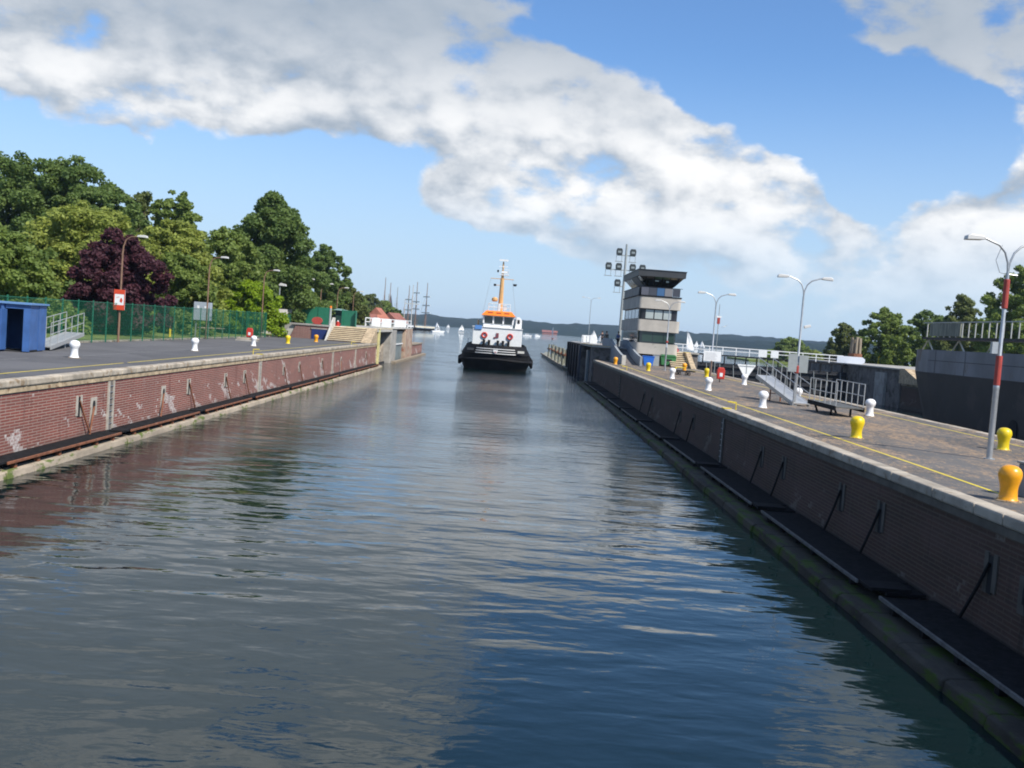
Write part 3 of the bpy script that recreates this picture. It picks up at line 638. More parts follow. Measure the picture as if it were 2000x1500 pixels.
b = MB(); b.box(-.95, .95, -.45, .45, .3, .4); b.build('bed', M_black, g4)
for s in (-.4, .45):
    b = MB(); b.ring((s, -.3, .14), .11, .035, 12, 6, 'y'); b.ring((s, .3, .14), .11, .035, 12, 6, 'y'); b.bar((s, -.3, .14), (s, .3, .14), .03); b.build('wheel_pair', M_black, g4)
b = MB(); b.bar((-.9, -.3, .4), (-.5, .2, .62), .03); b.bar((-.5, .2, .62), (.3, .2, .62), .03); b.bar((-.9, .3, .4), (-.5, .2, .62), .03); b.build('frame', M_yel, g4)

def fence(name, label, p0, p1, z, h, step=2.1, wire=.055, m=M_green, wr=.0022):
    p0 = Vector((*p0, 0)); p1 = Vector((*p1, 0)); L = (p1 - p0).length; a = math.atan2(p1.y - p0.y, p1.x - p0.x)
    t = thing(name, label, 'fence', (p0.x, p0.y, z), a)
    n = max(1, round(L / step)); st = L / n
    for i in range(n + 1):
        MB().box(i * st - .035, i * st + .035, -.03, .03, 0, h + .12).build('post', m, t)
    for i in range(n):
        b = MB(); x0 = i * st + .04; x1 = (i + 1) * st - .04; k = int((x1 - x0) / wire)
        for j in range(k + 1):
            xx = x0 + (x1 - x0) * j / k; b.box(xx - wr, xx + wr, -wr - .035, wr - .035, .06, h)
        for j in range(int(h / .2) + 1):
            zz_ = .08 + j * .2; b.box(x0, x1, -.050, -.042, zz_ - wr, zz_ + wr)
        b.box(x0, x1, -.06, -.03, h + .002, h + .04)
        b.build('mesh_panel', m, t)
    return t
fence('mesh_fence', 'long green wire mesh fence along the back of the left quay', (-26.75, 38), (-25.9, 105), HC, 2.55)
fence('mesh_fence', 'short return of green mesh fence beside the open gateway', (-25.9, 105.4), (-29.5, 107.5), HC, 2.5, 1.4)
fence('mesh_fence', 'green mesh fence between the gateway and the raised platform', (-26.6, 111.5), (-26.9, 121.5), HC, 2.5, 1.6)
g_ = thing('panel_fence', 'tall dense green metal fence screening the raised gate platform', 'fence', (-27.2, 124.2, HC))
b = MB(); b.prism([(0, 0), (0, 2.6), (1.6, 3.75), (4.6, 3.75), (4.6, 1.62), (1.6, 1.62)], 0, .06, 'y'); b.build('panel', M_green, g_)
b = MB(); b.box(6.0, 7.8, .5, .56, 1.62, 3.6); b.build('panel', M_green, g_)
for xx in (1.6, 3.1, 4.55, 6.05, 7.75):
    MB().box(xx - .04, xx + .04, -.07, -.01 if xx < 5 else .49, 1.62, 3.8 if xx < 5 else 3.65).build('post', M_green, g_)
struct(MB().box(-26.98, -26.55, 50, 111, 2.9, 3.02).build('kerb_left', M_coping, bevel=.02))
# kiosk, posts
k_ = thing('kiosk', 'small dark green kiosk with pale awning behind the steps', 'kiosk', (-21.9, 126.5, PZ), 0)
b = MB(); b.box(-.5, .5, 0, 1.2, 0, 2.0); b.build('body', mat('dark_green', (.01, .04, .03), .6), k_); b = MB(); b.prism([(-.8, 1.95), (-.2, 2.15), (.9, 2.0), (.9, 1.9)], -.4, 1.3, 'y'); b.build('awning', mat('pale_teal', (.25, .4, .38), .6), k_)
k_ = thing('beacon_post', 'dark grey post with an orange beacon on top beside the kiosk', 'beacon', (-22.4, 123, PZ))
MB().bar((0, 0, 0), (0, 0, 2.1), .16, .14, 10).build('post', M_greyp, k_); MB().lathe([(.14, 2.1), (.14, 2.3), (.05, 2.38)], 10).build('beacon', M_orange, k_)
k_ = thing('hose_reel', 'dull red round hose reel on the wall beside the blue door', 'hose reel', (-22.9, 117.6, PZ))
b = MB(); b.prism([(math.cos(t_) * .62, .5 + math.sin(t_) * .42) for t_ in np.linspace(0, 2 * math.pi, 14)[:-1]], -.2, .2, 'y'); b.build('drum', M_redd, k_)
MB().box(-.5, .5, -.15, .15, 0, .12).build('stand', M_redd, k_)
k_ = thing('hydrant', 'bright red hydrant with white cap at the top of the steps', 'hydrant', (-20.6, 118.3, PZ))
MB().lathe([(.28, 0), (.28, .06), (.17, .1), (.17, .42), (.22, .46), (.1, .55)], 12).build('body', M_red, k_); MB().box(-.33, .33, -.08, .08, .2, .33).build('outlets', M_red, k_); MB().lathe([(.09, .56), (.09, .66), (.03, .7)], 8).build('cap', M_white, k_)

def ring_post(label, x, y, z=HC, hgt=1.0):
    t = thing('lifebuoy_post', label, 'lifebuoy stand', (x, y, z))
    MB().prism([(-.27, .25), (.27, .25), (.3, .9), (.2, 1.12), (-.2, 1.12), (-.3, .9)], -.14, .14, 'y').build('case', M_red, t, bevel=.05)
    MB().bar((0, .2, 0), (0, .2, 1.0), .04).build('post', M_rustp, t)
    MB().box(-.1, .12, -.16, -.145, .45, .72).build('white_label', M_white, t)
    return t
ring_post('red lifebuoy case before the mesh fence on the left quay', -24.2, 92.6)
ring_post('red lifebuoy case beside the lamp with the notice board', 15.75, 74.3)
k_ = thing('cabinet', 'grey electrical cabinet on a stand behind the mesh fence', 'cabinet', (-27.3, 88, HC))
MB().box(-.75, .75, 0, .5, 1.55, 3.15).build('box', mat('cabinet_grey', (.34, .38, .42), .5), k_, bevel=.03); MB().box(-.6, -.5, .2, .3, 0, 1.54).build('leg', M_galv, k_); MB().box(.5, .6, .2, .3, 0, 1.54).build('leg', M_galv, k_)
b = MB(); b.box(-.45, -.25, -.012, -.004, 2.6, 2.85); b.box(.2, .35, -.012, -.004, 2.65, 2.82); b.build('sticker', M_white, k_)
k_ = thing('slab_stack', 'low stack of grey concrete slabs beside the red lifebuoy case', 'slabs', (-23.3, 88.6, HC), R(5))
MB().box(-1.0, .9, -.5, .5, 0, .14).build('slab', M_conc, k_, bevel=.02); MB().box(-.9, .95, -.45, .45, .145, .30).build('slab', M_coping, k_, bevel=.02)
k_ = thing('barrier', 'low timber barrier rail on the grass behind the fence', 'barrier', (-27.6, 92, 3.0), R(20))
MB().bar((-1.2, 0, .75), (1.2, 0, .8), .06).build('rail', M_timber, k_); MB().bar((-1.0, 0, 0), (-1.0, 0, .9), .07).build('post', M_timber, k_); MB().bar((1.0, 0, 0), (1.0, 0, .9), .07).build('post', M_timber, k_)
for i, (x_, y_, l) in enumerate(((-28.3, 83, 'yellow marker post on the lawn behind the fence near the cabinet'), (-28.2, 121.5, 'yellow marker post on the lawn before the white hut'), (70, 190, 'yellow marker post under the trees across the second chamber'))):
    k_ = thing('marker_post', l, 'post', (x_, y_, 2.98), 0, 'yellow marker posts'); MB().bar((0, 0, 0), (0, 0, 1.0 if i < 2 else 3.2), .09 if i < 2 else .16).build('post', M_yel, k_)
k_ = thing('hut', 'white rendered hut behind the open gateway', 'hut', (-29.2, 122, 3.0))
MB().prism([(-2.4, 0), (1.6, 0), (1.6, 3.1), (.6, 3.1), (-2.4, 1.9)], 0, 4, 'y').build('wall', M_housew, k_); MB().box(-.9, -.4, -.06, -.01, 1.0, 1.7).build('window', M_green, k_)
k_ = thing('shed', 'brown shed with a light roof edge beside the white hut', 'shed', (-27.6, 135, 3.0))
MB().box(-1.5, 2.2, 0, 3, 0, 2.9).build('wall', mat('brown_boards', (.12, .05, .04), .8), k_); MB().box(-1.7, 2.4, -.2, 3.2, 2.92, 3.1).build('roof', M_housew, k_); MB().box(-1.45, -1.0, -.05, -.01, 0, 2.85).build('pillar', M_white, k_)

# ------------------------------------------------------------------ gate heads
def steps(label, x0, x1, y0, y1, z0, z1, n, name='steps'):
    t = thing(name, label, 'steps', (0, 0, 0)); r = (z1 - z0) / n; d = (y1 - y0) / n
    a = MB(); b = MB()
    for i in range(n):
        a.box(x0, x1, y0 + i * d, y1 + .2, z0 + i * r - (.0 if i else .3), z0 + (i + .52) * r)
        b.box(x0 - .01, x1 + .01, y0 + i * d - .03, y1 + .2, z0 + (i + .52) * r + .001, z0 + (i + 1) * r)
    a.build('riser', M_stepd, t); b.build('tread', M_step, t)
    return t
steps('broad cream edged steps climbing to the left gate platform', -20.7, -16.9, 112.4, 117.0, HC, PZ, 8)
steps('striped cream steps behind the cart on the island quay', 17.3, 19.2, 107.0, 111.4, HC, PZ, 8)
steps('distant cream steps on the far side of the second chamber', 44.7, 49, 105, 112, HC, PZ, 10)
# left platform
k_ = thing('gate_pier', 'left gate head with concrete lintels, brick pillars and dark recesses', 'gate pier')
b = MB(); b.box(-27.0, -21.0, 118.0, 131, -3, PZ); b.box(-27.0, -18.25, 131.0, 158, -3, PZ); b.box(-20.99, -18.2, 118.0, 119.0, -3, PZ - .36); b.box(-18.19, -16.0, 118.0, 119.0, -3, PZ - .36); b.build('core', M_conc, k_)
b = MB(); b.box(-20.9, -16.4, 119.01, 130.99, -3, .3); b.box(-20.98, -20.91, 119.01, 130.9, .31, PZ - .4); b.build('recess_shade', M_dark, k_)  # dark sheets that stand in for the shade inside the recess
b = MB(); b.prism([(124, .3), (130.9, .3), (130.9, 2.6), (129, 2.0), (127, 1.2)], -18.1, -16.6, 'x'); b.build('rubble', mat('rubble_stone', (.3, .25, .19), .9, .6, 2.5, bump=1.0), k_)
b = MB(); b.box(-21.1, -15.6, 117.2, 131.2, PZ - .34, PZ + .02); b.build('lintel', M_concL, k_, bevel=.03)
b = MB(); b.prism([(-16.2, HC), (-15.55, HC), (-15.55, PZ - .35), (-16.9, PZ - .35)], 113.2, 117.9, 'y')
b = MB(); b.prism([(112.2, HC + .05), (117.9, HC + .05), (117.9, PZ + .05), (116.9, PZ + .05)], -16.85, -15.75, 'x'); b.build('stair_cheek', M_cope2, k_)
b = MB(); b.box(-15.74, -15.5, 117.95, 118.5, -.5, PZ - .01); b.build('corner_guard', M_yelp, k_)
b = MB(); b.box(-18.1, -15.7, 131.01, 137.0, -3, PZ - .1); b.build('pillar', M_conc, k_, bevel=.08)
b = MB(); b.box(-17.2, -16.1, 137.01, 147.9, -3, PZ - .3); b.build('gate_leaf', mat('gate_grey', (.16, .19, .19), .5, .2, .5, col2=(.07, .07, .07), thr=.6), k_)
b = MB(); b.box(-16.09, -15.95, 137.01, 147.9, 2.35, 2.5); b.build('gate_rail', M_white, k_)
b = MB(); b.box(-18.1, -15.6, 148.0, 157.9, -3, PZ); b.build('pillar', mat('stained_pillar', (.36, .27, .2), .9, .25, .8, col2=(.28, .11, .07), thr=.52), k_, bevel=.1)
b = MB(); b.box(-18.15, -15.6, 131.2, 158.0, PZ + .03, PZ + .16); b.build('deck_slab', M_concL, k_)
b = MB(); b.box(-19.5, -15.5, 117.3, 118.3, PZ + .03, PZ + .06); b.box(-15.9, -15.6, 118.4, 131, PZ + .03, PZ + .06); b.build('yellow_edge', mat('ochre_edge', (.6, .42, .14), .8, .2, 3), k_)
# brick cellar wall with blue door
k_ = thing('cellar_wall', 'red brick retaining wall with a dark blue door left of the steps', 'wall')
b = MB(); b.prism([(-25.6, HC - .3), (-20.95, HC - .3), (-20.95, PZ - .12), (-24.8, PZ - .12)], 115.0, 117.8, 'y'); b.build('brick', M_brickx, k_)
b = MB(); b.box(-25.3, -20.8, 114.9, 117.9, PZ - .115, PZ + .03); b.build('coping', M_conc, k_)
b = MB(); b.box(-22.95, -21.1, 114.93, 114.995, HC, HC + 1.15); b.build('door', M_navy, k_)
b = MB(); b.box(-23.05, -21.0, 114.9, 114.99, HC + 1.155, HC + 1.28); b.build('lintel', M_conc, k_)
b = MB(); b.prism([(112.0, HC), (112.5, HC + .15), (116.5, PZ + 1.0), (117.3, PZ + 1.0), (117.3, HC)], -20.92, -20.72, 'x'); b.build('parapet', M_concL, k_)
b = MB(); b.prism([(-26.9, HC - .2), (-25.62, HC - .2), (-24.85, PZ - .12), (-25.3, PZ - .1)], 115.2, 117.8, 'y'); b.build('stone_batter', M_concL, k_)
# low guide wall and rubble
k_ = thing('guide_wall', 'low brick and timber guide wall beyond the left gate', 'wall'); MB().box(-17.4, -15.6, 158.1, 176, -2, 2.0).build('wall', M_brick, k_); MB().box(-17.5, -15.5, 158.1, 176.1, 2.01, 2.2).build('cap', M_timber, k_); MB().box(-15.5, -14.9, 131, 177, -1, .35).build('waling', M_timber, k_)

def rail_white(name, label, p0, p1, z, h=1.05, step=1.6, panels=(), m=M_white, r=.05):
    p0 = Vector((*p0, 0)); p1 = Vector((*p1, 0)); L = (p1 - p0).length; a = math.atan2(p1.y - p0.y, p1.x - p0.x)
    t = thing(name, label, 'railing', (p0.x, p0.y, z), a); n = max(1, round(L / step))
    for i in range(n + 1): MB().box(i * L / n - r, i * L / n + r, -r, r, 0, h - .12).build('post', m, t)
    b = MB(); b.box(-r, L + r, -r * 1.05, r * 1.05, h - .11, h); b.build('top_rail', m, t); b = MB(); b.box(-r, L + r, -r - .03, -r - .002, h * .48, h * .56); b.build('mid_rail', m, t)
    for (x0, x1) in panels: MB().box(x0, x1, -r - .06, -r - .035, .08, h - .12).build('white_panel', m, t)
    return t
rail_white('gate_railing', 'white railing with panels on the left gate platform', (-19.2, 131), (-15.9, 157.5), PZ + .16, 1.15, 2.2, ((8, 13.5), (15.5, 23)))
k_ = thing('deck_box', 'round shouldered white equipment box on the left platform', 'box', (-18.1, 133, PZ + .16)); MB().prism([(-.55, 0), (.55, 0), (.55, .95), (.3, 1.2), (-.3, 1.2), (-.55, .95)], -.4, .4, 'y').build('body', M_white, k_, bevel=.05)
k_ = thing('deck_box', 'white equipment cabinet beside the railing on the left platform', 'box', (-16.5, 131.6, PZ + .16)); MB().prism([(-.6, 0), (.5, 0), (.5, 1.0), (.0, 1.15), (-.6, .7)], -.4, .4, 'y').build('body', M_white, k_, bevel=.05)

# right gate head
k_ = thing('gate_pier', 'right gate head, a dark concrete and steel block at the island end', 'gate pier')
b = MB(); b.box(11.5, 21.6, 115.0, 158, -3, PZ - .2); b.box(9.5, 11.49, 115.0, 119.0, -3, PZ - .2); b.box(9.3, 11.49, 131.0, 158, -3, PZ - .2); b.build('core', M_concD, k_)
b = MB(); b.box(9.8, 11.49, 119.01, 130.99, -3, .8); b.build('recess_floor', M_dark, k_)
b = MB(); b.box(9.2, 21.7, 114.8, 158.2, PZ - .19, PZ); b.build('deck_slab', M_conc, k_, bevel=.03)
b = MB(); b.box(9.25, 9.75, 114.85, 131.5, PZ + .004, PZ + .05); b.box(9.76, 12.0, 114.85, 115.3, PZ + .004, PZ + .05); b.build('yellow_edge', mat('ochre_edge', (.6, .42, .14), .8), k_)
b = MB(); b.box(9.0, 9.28, 131.2, 157.8, -1, PZ - .25); b.build('fender_face', mat('fender_steel', (.05, .055, .075), .5, .2, .6), k_)
for i in range(5): MB().bar((8.95, 133 + i * 5.6, -1), (8.95, 133 + i * 5.6, PZ - .1), .22, n=10).build('fender_pile', M_black, k_)
b = MB(); b.box(9.2, 9.45, 119.0, 121.0, -1, 3.9); b.build('gate_leaf', mat('gate_grey_r', (.14, .17, .18), .5), k_)
rail_white('gate_railing', 'white railing with panels on the right gate platform', (9.9, 140.0), (12.4, 158), PZ, 1.1, 2.0, ((1, 7), (9, 17)))
k_ = thing('deck_box', 'round white equipment box at the right gate railing', 'box', (11.2, 137, PZ)); MB().prism([(-.5, 0), (.5, 0), (.5, .8), (.2, 1.15), (-.5, 1.15)], -.4, .4, 'y').build('body', M_white, k_, bevel=.05)
# curved ramp with parapets
k_ = thing('ramp', 'curved concrete ramp between two parapets climbing to the island platform', 'ramp')
def prof(tp, base=0): return [(y, HC + (PZ - HC) * ((y - 102.6) / 14.0) ** 1.35 + base) for y in np.linspace(102.6, 116.6, 12)]
ramp = prof(0); b = MB(); b.prism([(q[0], q[1]) for q in ramp] + [(116.6, HC - .2), (102.6, HC - .2)], 11.75, 13.35, 'x'); b.build('ramp_floor', M_concD, k_)
for x0, x1 in ((11.5, 11.74), (13.36, 13.6)):
    pr = [(q[0], q[1] + .95) for q in ramp] + [(126 if x0 < 12 else 120, PZ + .95), (126 if x0 < 12 else 120, PZ - .1), (116.6, PZ - .1), (116.6, HC - .2), (102.6, HC - .2)]
    b = MB(); b.prism(pr, x0, x1, 'x'); b.build('parapet', mat('blue_grey_concrete', (.27, .29, .30), .85, .15, 1), k_)
MB().prism([(11.45, HC), (11.85, HC), (11.85, HC + 1.0), (11.45, HC + 1.0)], 102.2, 102.58, 'y').build('end_post', M_concL, k_)
k_ = thing('quay_cheek', 'pale sloping cheek wall with yellow top right of the striped steps', 'wall'); MB().prism([(105.6, HC), (111.6, HC), (111.6, PZ + .03), (109.8, PZ + .03)], 19.25, 19.78, 'x').build('cheek', M_cope2, k_); MB().box(19.22, 19.8, 109.9, 111.65, PZ + .035, PZ + .06).build('yellow_top', M_yel, k_)
k_ = thing('quay_cheek', 'pale sloping cheek wall across the second chamber', 'wall'); MB().prism([(104.6, HC), (111.6, HC), (111.6, PZ + .03), (110.3, PZ + .03)], 43.6, 44.6, 'x').build('cheek', M_cope2, k_)
# bins
k_ = thing('waste_bin', 'blue open topped waste bin at the foot of the tower', 'bin', (14.6, 105.5, HC)); MB().prism([(-.42, 0), (.42, 0), (.62, .98), (-.62, .98)], -.35, .35, 'y').build('body', M_bluepl, k_, bevel=.03); MB().box(-.66, .66, -.38, .38, .985, 1.05).build('rim', M_bluepl, k_)
k_ = thing('waste_bin', 'green lidded waste container under the tower', 'bin', (17.15, 108.6, HC)); MB().prism([(-.75, .15), (.75, .15), (.85, 1.05), (-.85, 1.05)], -.5, .5, 'y').build('body', M_greenpl, k_, bevel=.04)
MB().prism([(-.9, 1.06), (.9, 1.06), (.7, 1.3), (-.7, 1.3)], -.55, .55, 'y').build('lid', M_greenpl, k_, bevel=.03); MB().box(-.35, .35, -.53, -.505, .6, .8).build('slot', M_dark, k_)
k_ = thing('utility_cabinet', 'narrow grey cabinet standing between the blue and green bins', 'cabinet', (15.65, 107.2, HC)); MB().box(-.33, .33, -.2, .2, 0, 1.15).build('body', M_greyp, k_, bevel=.02)
MB().box(-.36, .36, -.23, .23, 1.155, 1.2).build('lid', M_galv, k_)
k_ = thing('hydrant', 'red hydrant on top of the striped steps by the tower', 'hydrant', (18.6, 112.5, PZ)); MB().lathe([(.3, 0), (.3, .08), (.16, .12), (.16, .38), (.24, .42), (.08, .55)], 12).build('body', M_red, k_); MB().box(-.34, .34, -.08, .08, .16, .3).build('outlets', M_red, k_)
# triangle sign over the chamber edge
k_ = thing('triangle_sign', 'white downward pointing triangle sign at the outer island edge', 'sign', (20.4, 86, HC), R(10))
b = MB(); b.prism([(-.85, 1.25), (.85, 1.25), (0, -.05)], -.03, .0, 'y'); b.build('plate', M_white, k_); MB().box(-.03, .03, -.06, -.035, -.1, 1.3).build('centre_bar', M_greyp, k_); MB().box(-.7, .7, -.065, -.062, 1.1, 1.15).build('cross_bar', M_greyp, k_); MB().bar((0, .06, -1.2), (0, .06, 1.2), .04).build('post', M_galv, k_)

# ------------------------------------------------------------------ control tower
tw = thing('control_tower', 'grey concrete lock control tower with banded windows and flared cabin', 'control tower', (13.55, 109.5, 0))
TW, TD = 4.75, 15.5
def rrect(x0, x1, y0, y1, r=.45, n=5):
    pts = []
    for cx, cy, a0 in ((x0 + r, y0 + r, 180), (x1 - r, y0 + r, 270), (x1 - r, y1 - r, 0), (x0 + r, y1 - r, 90)):
        for i in range(n + 1): t_ = R(a0 + 90 * i / n); pts.append((cx + r * math.cos(t_), cy + r * math.sin(t_)))
    return pts
def slab(name, inset, z0, z1, m, r=.45):
    b = MB(); b.prism(rrect(inset, TW - inset, inset, TD - inset, r), z0, z1, 'z'); return b.build(name, m, tw)
slab('ground_floor', .6, HC, 4.10, mat('brown_ground_floor', (.035, .022, .02), .7), .2)
slab('concrete_band', 0, 4.12, 5.32, M_tower); slab('window_band', .28, 5.33, 6.62, M_glass); slab('concrete_band', .0, 6.63, 7.88, M_tower); slab('window_band', .28, 7.89, 9.1, mat('dark_frame', (.02, .02, .024), .4), .4); slab('concrete_band', 0, 9.11, 10.40, M_tower)
slab('balcony_edge', -.06, 10.41, 10.52, M_black)
for i in range(3): MB().box(.95 + i * .98, 1.8 + i * .98, .24, .275, 8.02, 8.98).build('window_pane', M_glassl, tw)
for i in range(4): MB().box(.24, .275, 1.0 + i * 3.2, 3.8 + i * 3.2, 8.02, 8.98).build('window_pane', mat('sky_pane', (.28, .36, .45), .15), tw)
for i in range(3): MB().box(.75 + i * 1.2, 1.85 + i * 1.2, .245, .275, 5.5, 6.5).build('window_pane', mat('green_pane', (.03, .055, .045), .1), tw)
# balcony: glazed panels
for i in range(5):
    MB().box(.25 + i * .86, 1.07 + i * .86, .02, .06, 10.55, 11.42).build('balcony_panel', (mat('panel_grey', (.10, .10, .12), .3), mat('panel_dark', (.045, .05, .065), .55), mat('panel_blue', (.05, .12, .24), .25), mat('panel_pale', (.2, .19, .19), .4), mat('panel_dark', (.045, .05, .065), .55))[i], tw)
for i in range(5): MB().box(.02, .06, .3 + i * 2.9, 3.1 + i * 2.9, 10.55, 11.42).build('balcony_panel', MATS['panel_dark'], tw)
b = MB(); b.box(.0, TW, -.01, .08, 11.43, 11.48); b.box(.0, .08, .1, TD, 11.43, 11.48); b.build('balcony_rail', M_black, tw)
# cabin core
b = MB(); b.prism(rrect(.9, TW - .9, .9, TD - 3, .3), 10.53, 11.6, 'z'); b.build('cabin_base', M_black, tw)
def frust(name, i0, i1, z0, z1, m, y1a=TD - 2.5, y1b=TD - 1.5):
    a = [(i0, i0 - .0), (TW - i0, i0), (TW - i0, y1a), (i0, y1a)]; c_ = [(i1, i1), (TW - i1, i1), (TW - i1, y1b), (i1, y1b)]
    b = MB(); b.add([(*q, z0) for q in a] + [(*q, z1) for q in c_], [(3, 2, 1, 0), (4, 5, 6, 7), (0, 1, 5, 4), (1, 2, 6, 5), (2, 3, 7, 6), (3, 0, 4, 7)]); return b.build(name, m, tw)
frust('cabin_glazing', .85, -.05, 11.61, 12.59, mat('cabin_glass', (.022, .022, .02), .12, spec=.8))
frust('roof_fascia', -.2, -.24, 12.60, 13.26, mat('charcoal_fascia', (.045, .047, .05), .55, .1, 1), TD - 1.2, TD - 1.2)
b = MB(); b.box(-.3, TW + .3, -.3, TD - 1.1, 13.27, 13.34); b.build('roof_edge', mat('roof_edge_dark', (.03, .032, .035), .5), tw)
for i, x_ in enumerate((.62, 1.55, 2.5, 3.35, 4.3)):
    b = MB(); b.bar((x_ * .78 + .5, .87, 11.62), (x_, -.06, 12.58), .05, n=4); b.build('mullion', M_black, tw)
for (x0, x1, z0, z1) in ((1.7, 2.1, 12.1, 12.35), (2.9, 3.2, 12.05, 12.4)):
    yy0 = .3; MB().box(x0, x1, yy0 - .02, yy0, z0, z1).build('lit_reflection_pane', mat('painted_reflection', (.35, .4, .36), .3), tw)  # pale reflections painted as small panes on the cabin glass
b = MB(); b.add([(-.07, 2.2, 12.58), (-.07, 7.5, 12.58), (.83, 7.2, 11.63), (.83, 2.6, 11.63)], [(0, 1, 2, 3)]); b.v = [(x - .02, y, z) for x, y, z in b.v]; b.build('sun_blind', mat('blind_grey', (.2, .22, .25), .6), tw)
# flood light mast
fm = thing('floodlight_mast', 'tall grey mast with seven square floodlights behind the tower', 'floodlight mast', (14.35, 133, PZ))
MB().bar((0, 0, 0), (0, 0, 13.5), .22, .14, 8).build('mast', M_greyp, fm)
for (z_, xs) in ((12.0, (-.9, .9)), (10.05, (-2.2, -.85, 1.0, 2.3)), (7.9, (-.85,))):
    MB().box(min(xs) - .3, max(max(xs) + .3, 0), -.08, .08, z_ - .06, z_ + .06).build('crossbar', M_greyp, fm)
    for x_ in xs:
        fl = MB(); fl.prism([(x_ - .38, z_ + .05), (x_ + .38, z_ + .05), (x_ + .42, z_ + .6), (x_ + .3, z_ + .9), (x_ - .3, z_ + .9), (x_ - .42, z_ + .6)], -.25, .2, 'y')
        o = fl.build('floodlight', mat('flood_grey', (.035, .042, .042), .5), fm, bevel=.04)
        MB().box(x_ - .22, x_ + .22, -.27, -.255, z_ + .3, z_ + .55).build('glass', mat('flood_glass', (.25, .28, .28), .2), o)
        br = MB(); br.bar((x_ - .36, 0, z_ - .8), (x_ - .36, 0, z_), .03, n=4); br.bar((x_ + .36, 0, z_ - .8), (x_ + .36, 0, z_), .03, n=4); br.box(x_ - .5, x_ + .5, -.25, .25, z_ - .86, z_ - .8); br.build('service_step', M_greyp, fm)
# hanging signal mast left of lamp 3
k_ = thing('signal_mast', 'thin mast with a red and white signal behind the notice board lamp', 'signal', (19.5, 95, HC)); MB().bar((0, 0, 0), (0, 0, 6.6), .035).build('mast', M_greyp, k_); MB().box(-.25, .25, -.1, .1, 5.35, 5.5).build('white_arm', M_white, k_); MB().box(-.12, .12, -.12, .12, 4.75, 5.34).build('red_lamp', M_redd, k_)

# ------------------------------------------------------------------ second chamber gate with walkway
k_ = thing('lock_gate', 'black steel lock gate closing the second chamber under a walkway', 'lock gate', (0, 130, 0))
b = MB(); b.box(21.7, 43.9, 0, 2.2, -2, 3.3); b.build('leaf', mat('gate_black', (.014, .015, .018), .6, .3, .6), k_)
b = MB()
for i in range(4): b.box(21.7, 43.9, -.25, -.01, .3 + i * .85, .42 + i * .85)
b.build('girders', mat('gate_dark', (.03, .03, .034), .6), k_)
b = MB()
for i in range(16): b.box(22.2 + i * 1.4, 22.32 + i * 1.4, -.2, -.0, 3.31, 4.25)
b.box(21.7, 43.9, -.2, 2.2, 4.26, 4.42); b.build('deck_frame', M_black, k_)
b = MB()
for i in range(13): b.bar((22.3 + i * 1.75, -.3, .2), (22.0 + i * 1.75, -.3, 3.2), .06, n=4)
b.build('ribs', M_greyp, k_)
rail_white('walkway_railing', 'long white railing on the walkway across the second chamber gate', (20.6, 129.9), (43.2, 129.9), 4.43, 1.05, 1.75, ((11.6, 12.7), (13.2, 14.2)))
k_ = thing('walkway_end', 'white rounded barrier end at the far end of the walkway', 'barrier', (43.6, 129.7, 4.43)); MB().prism([(-1.2, .1), (2.1, .1), (2.45, .35), (2.45, .75), (2.1, 1.0), (-1.2, 1.0)], 0, .1, 'y').build('panel', mat('pale_grey_panel', (.6, .63, .68), .5), k_, bevel=.02)
k_ = thing('gate_pier', 'far gate head of the second chamber in dark concrete', 'gate pier'); MB().box(43.95, 62, 112, 150, -3, PZ - .2).build('core', M_concD, k_); MB().box(43.7, 62.1, 111.9, 150.1, PZ - .19, PZ).build('deck_slab', M_conc, k_, bevel=.03); MB().box(43.6, 43.94, 116, 119, -1, 3.9).build('buttress', M_conc, k_)

def dolphin(name, label, x, y, top, r, n, m, grp_):
    t = thing(name, label, 'mooring piles', (x, y, 0), 0, grp_)
    for i in range(n):
        a = 2 * math.pi * i / n; MB().bar((math.cos(a) * r * 1.35, math.sin(a) * r * 1.35, -2), (math.cos(a) * r, math.sin(a) * r, top - rnd.uniform(0, .5)), .24, .2, 8).build('pile', m, t)
    MB().bar((0, 0, top * .62), (0, 0, top * .7), r * 1.65, n=12).build('binding', M_rust, t)
    return t
dolphin('timber_dolphin', 'tall weathered timber pile cluster at the end of the walkway', 51.0, 148, 8.4, .6, 7, M_timber, 'timber pile clusters')
for i, (x_, y_) in enumerate(((9.1, 163), (8.9, 172), (8.8, 183), (8.7, 196), (8.6, 212))):
    dolphin('timber_dolphin', 'grey green timber piles outside the right gate, %s' % ('beside the dark pier', 'second from the dark pier', 'third from the dark pier', 'fourth from the dark pier', 'outermost of the row')[i], x_, y_, 3.3, .5, 5, M_timberg, 'grey timber piles outside the gate')
k_ = thing('guide_raft', 'low timber guide raft on the water outside the right gate', 'raft'); MB().prism([(9.6, 150), (8.2, 150), (7.3, 230), (9.4, 262)], .0, .5, 'z').build('raft', M_timberg, k_); MB().prism([(8.1, 150), (7.9, 150), (7.0, 232), (7.2, 232)], .5, .8, 'z').build('edge_beam', M_timber, k_)

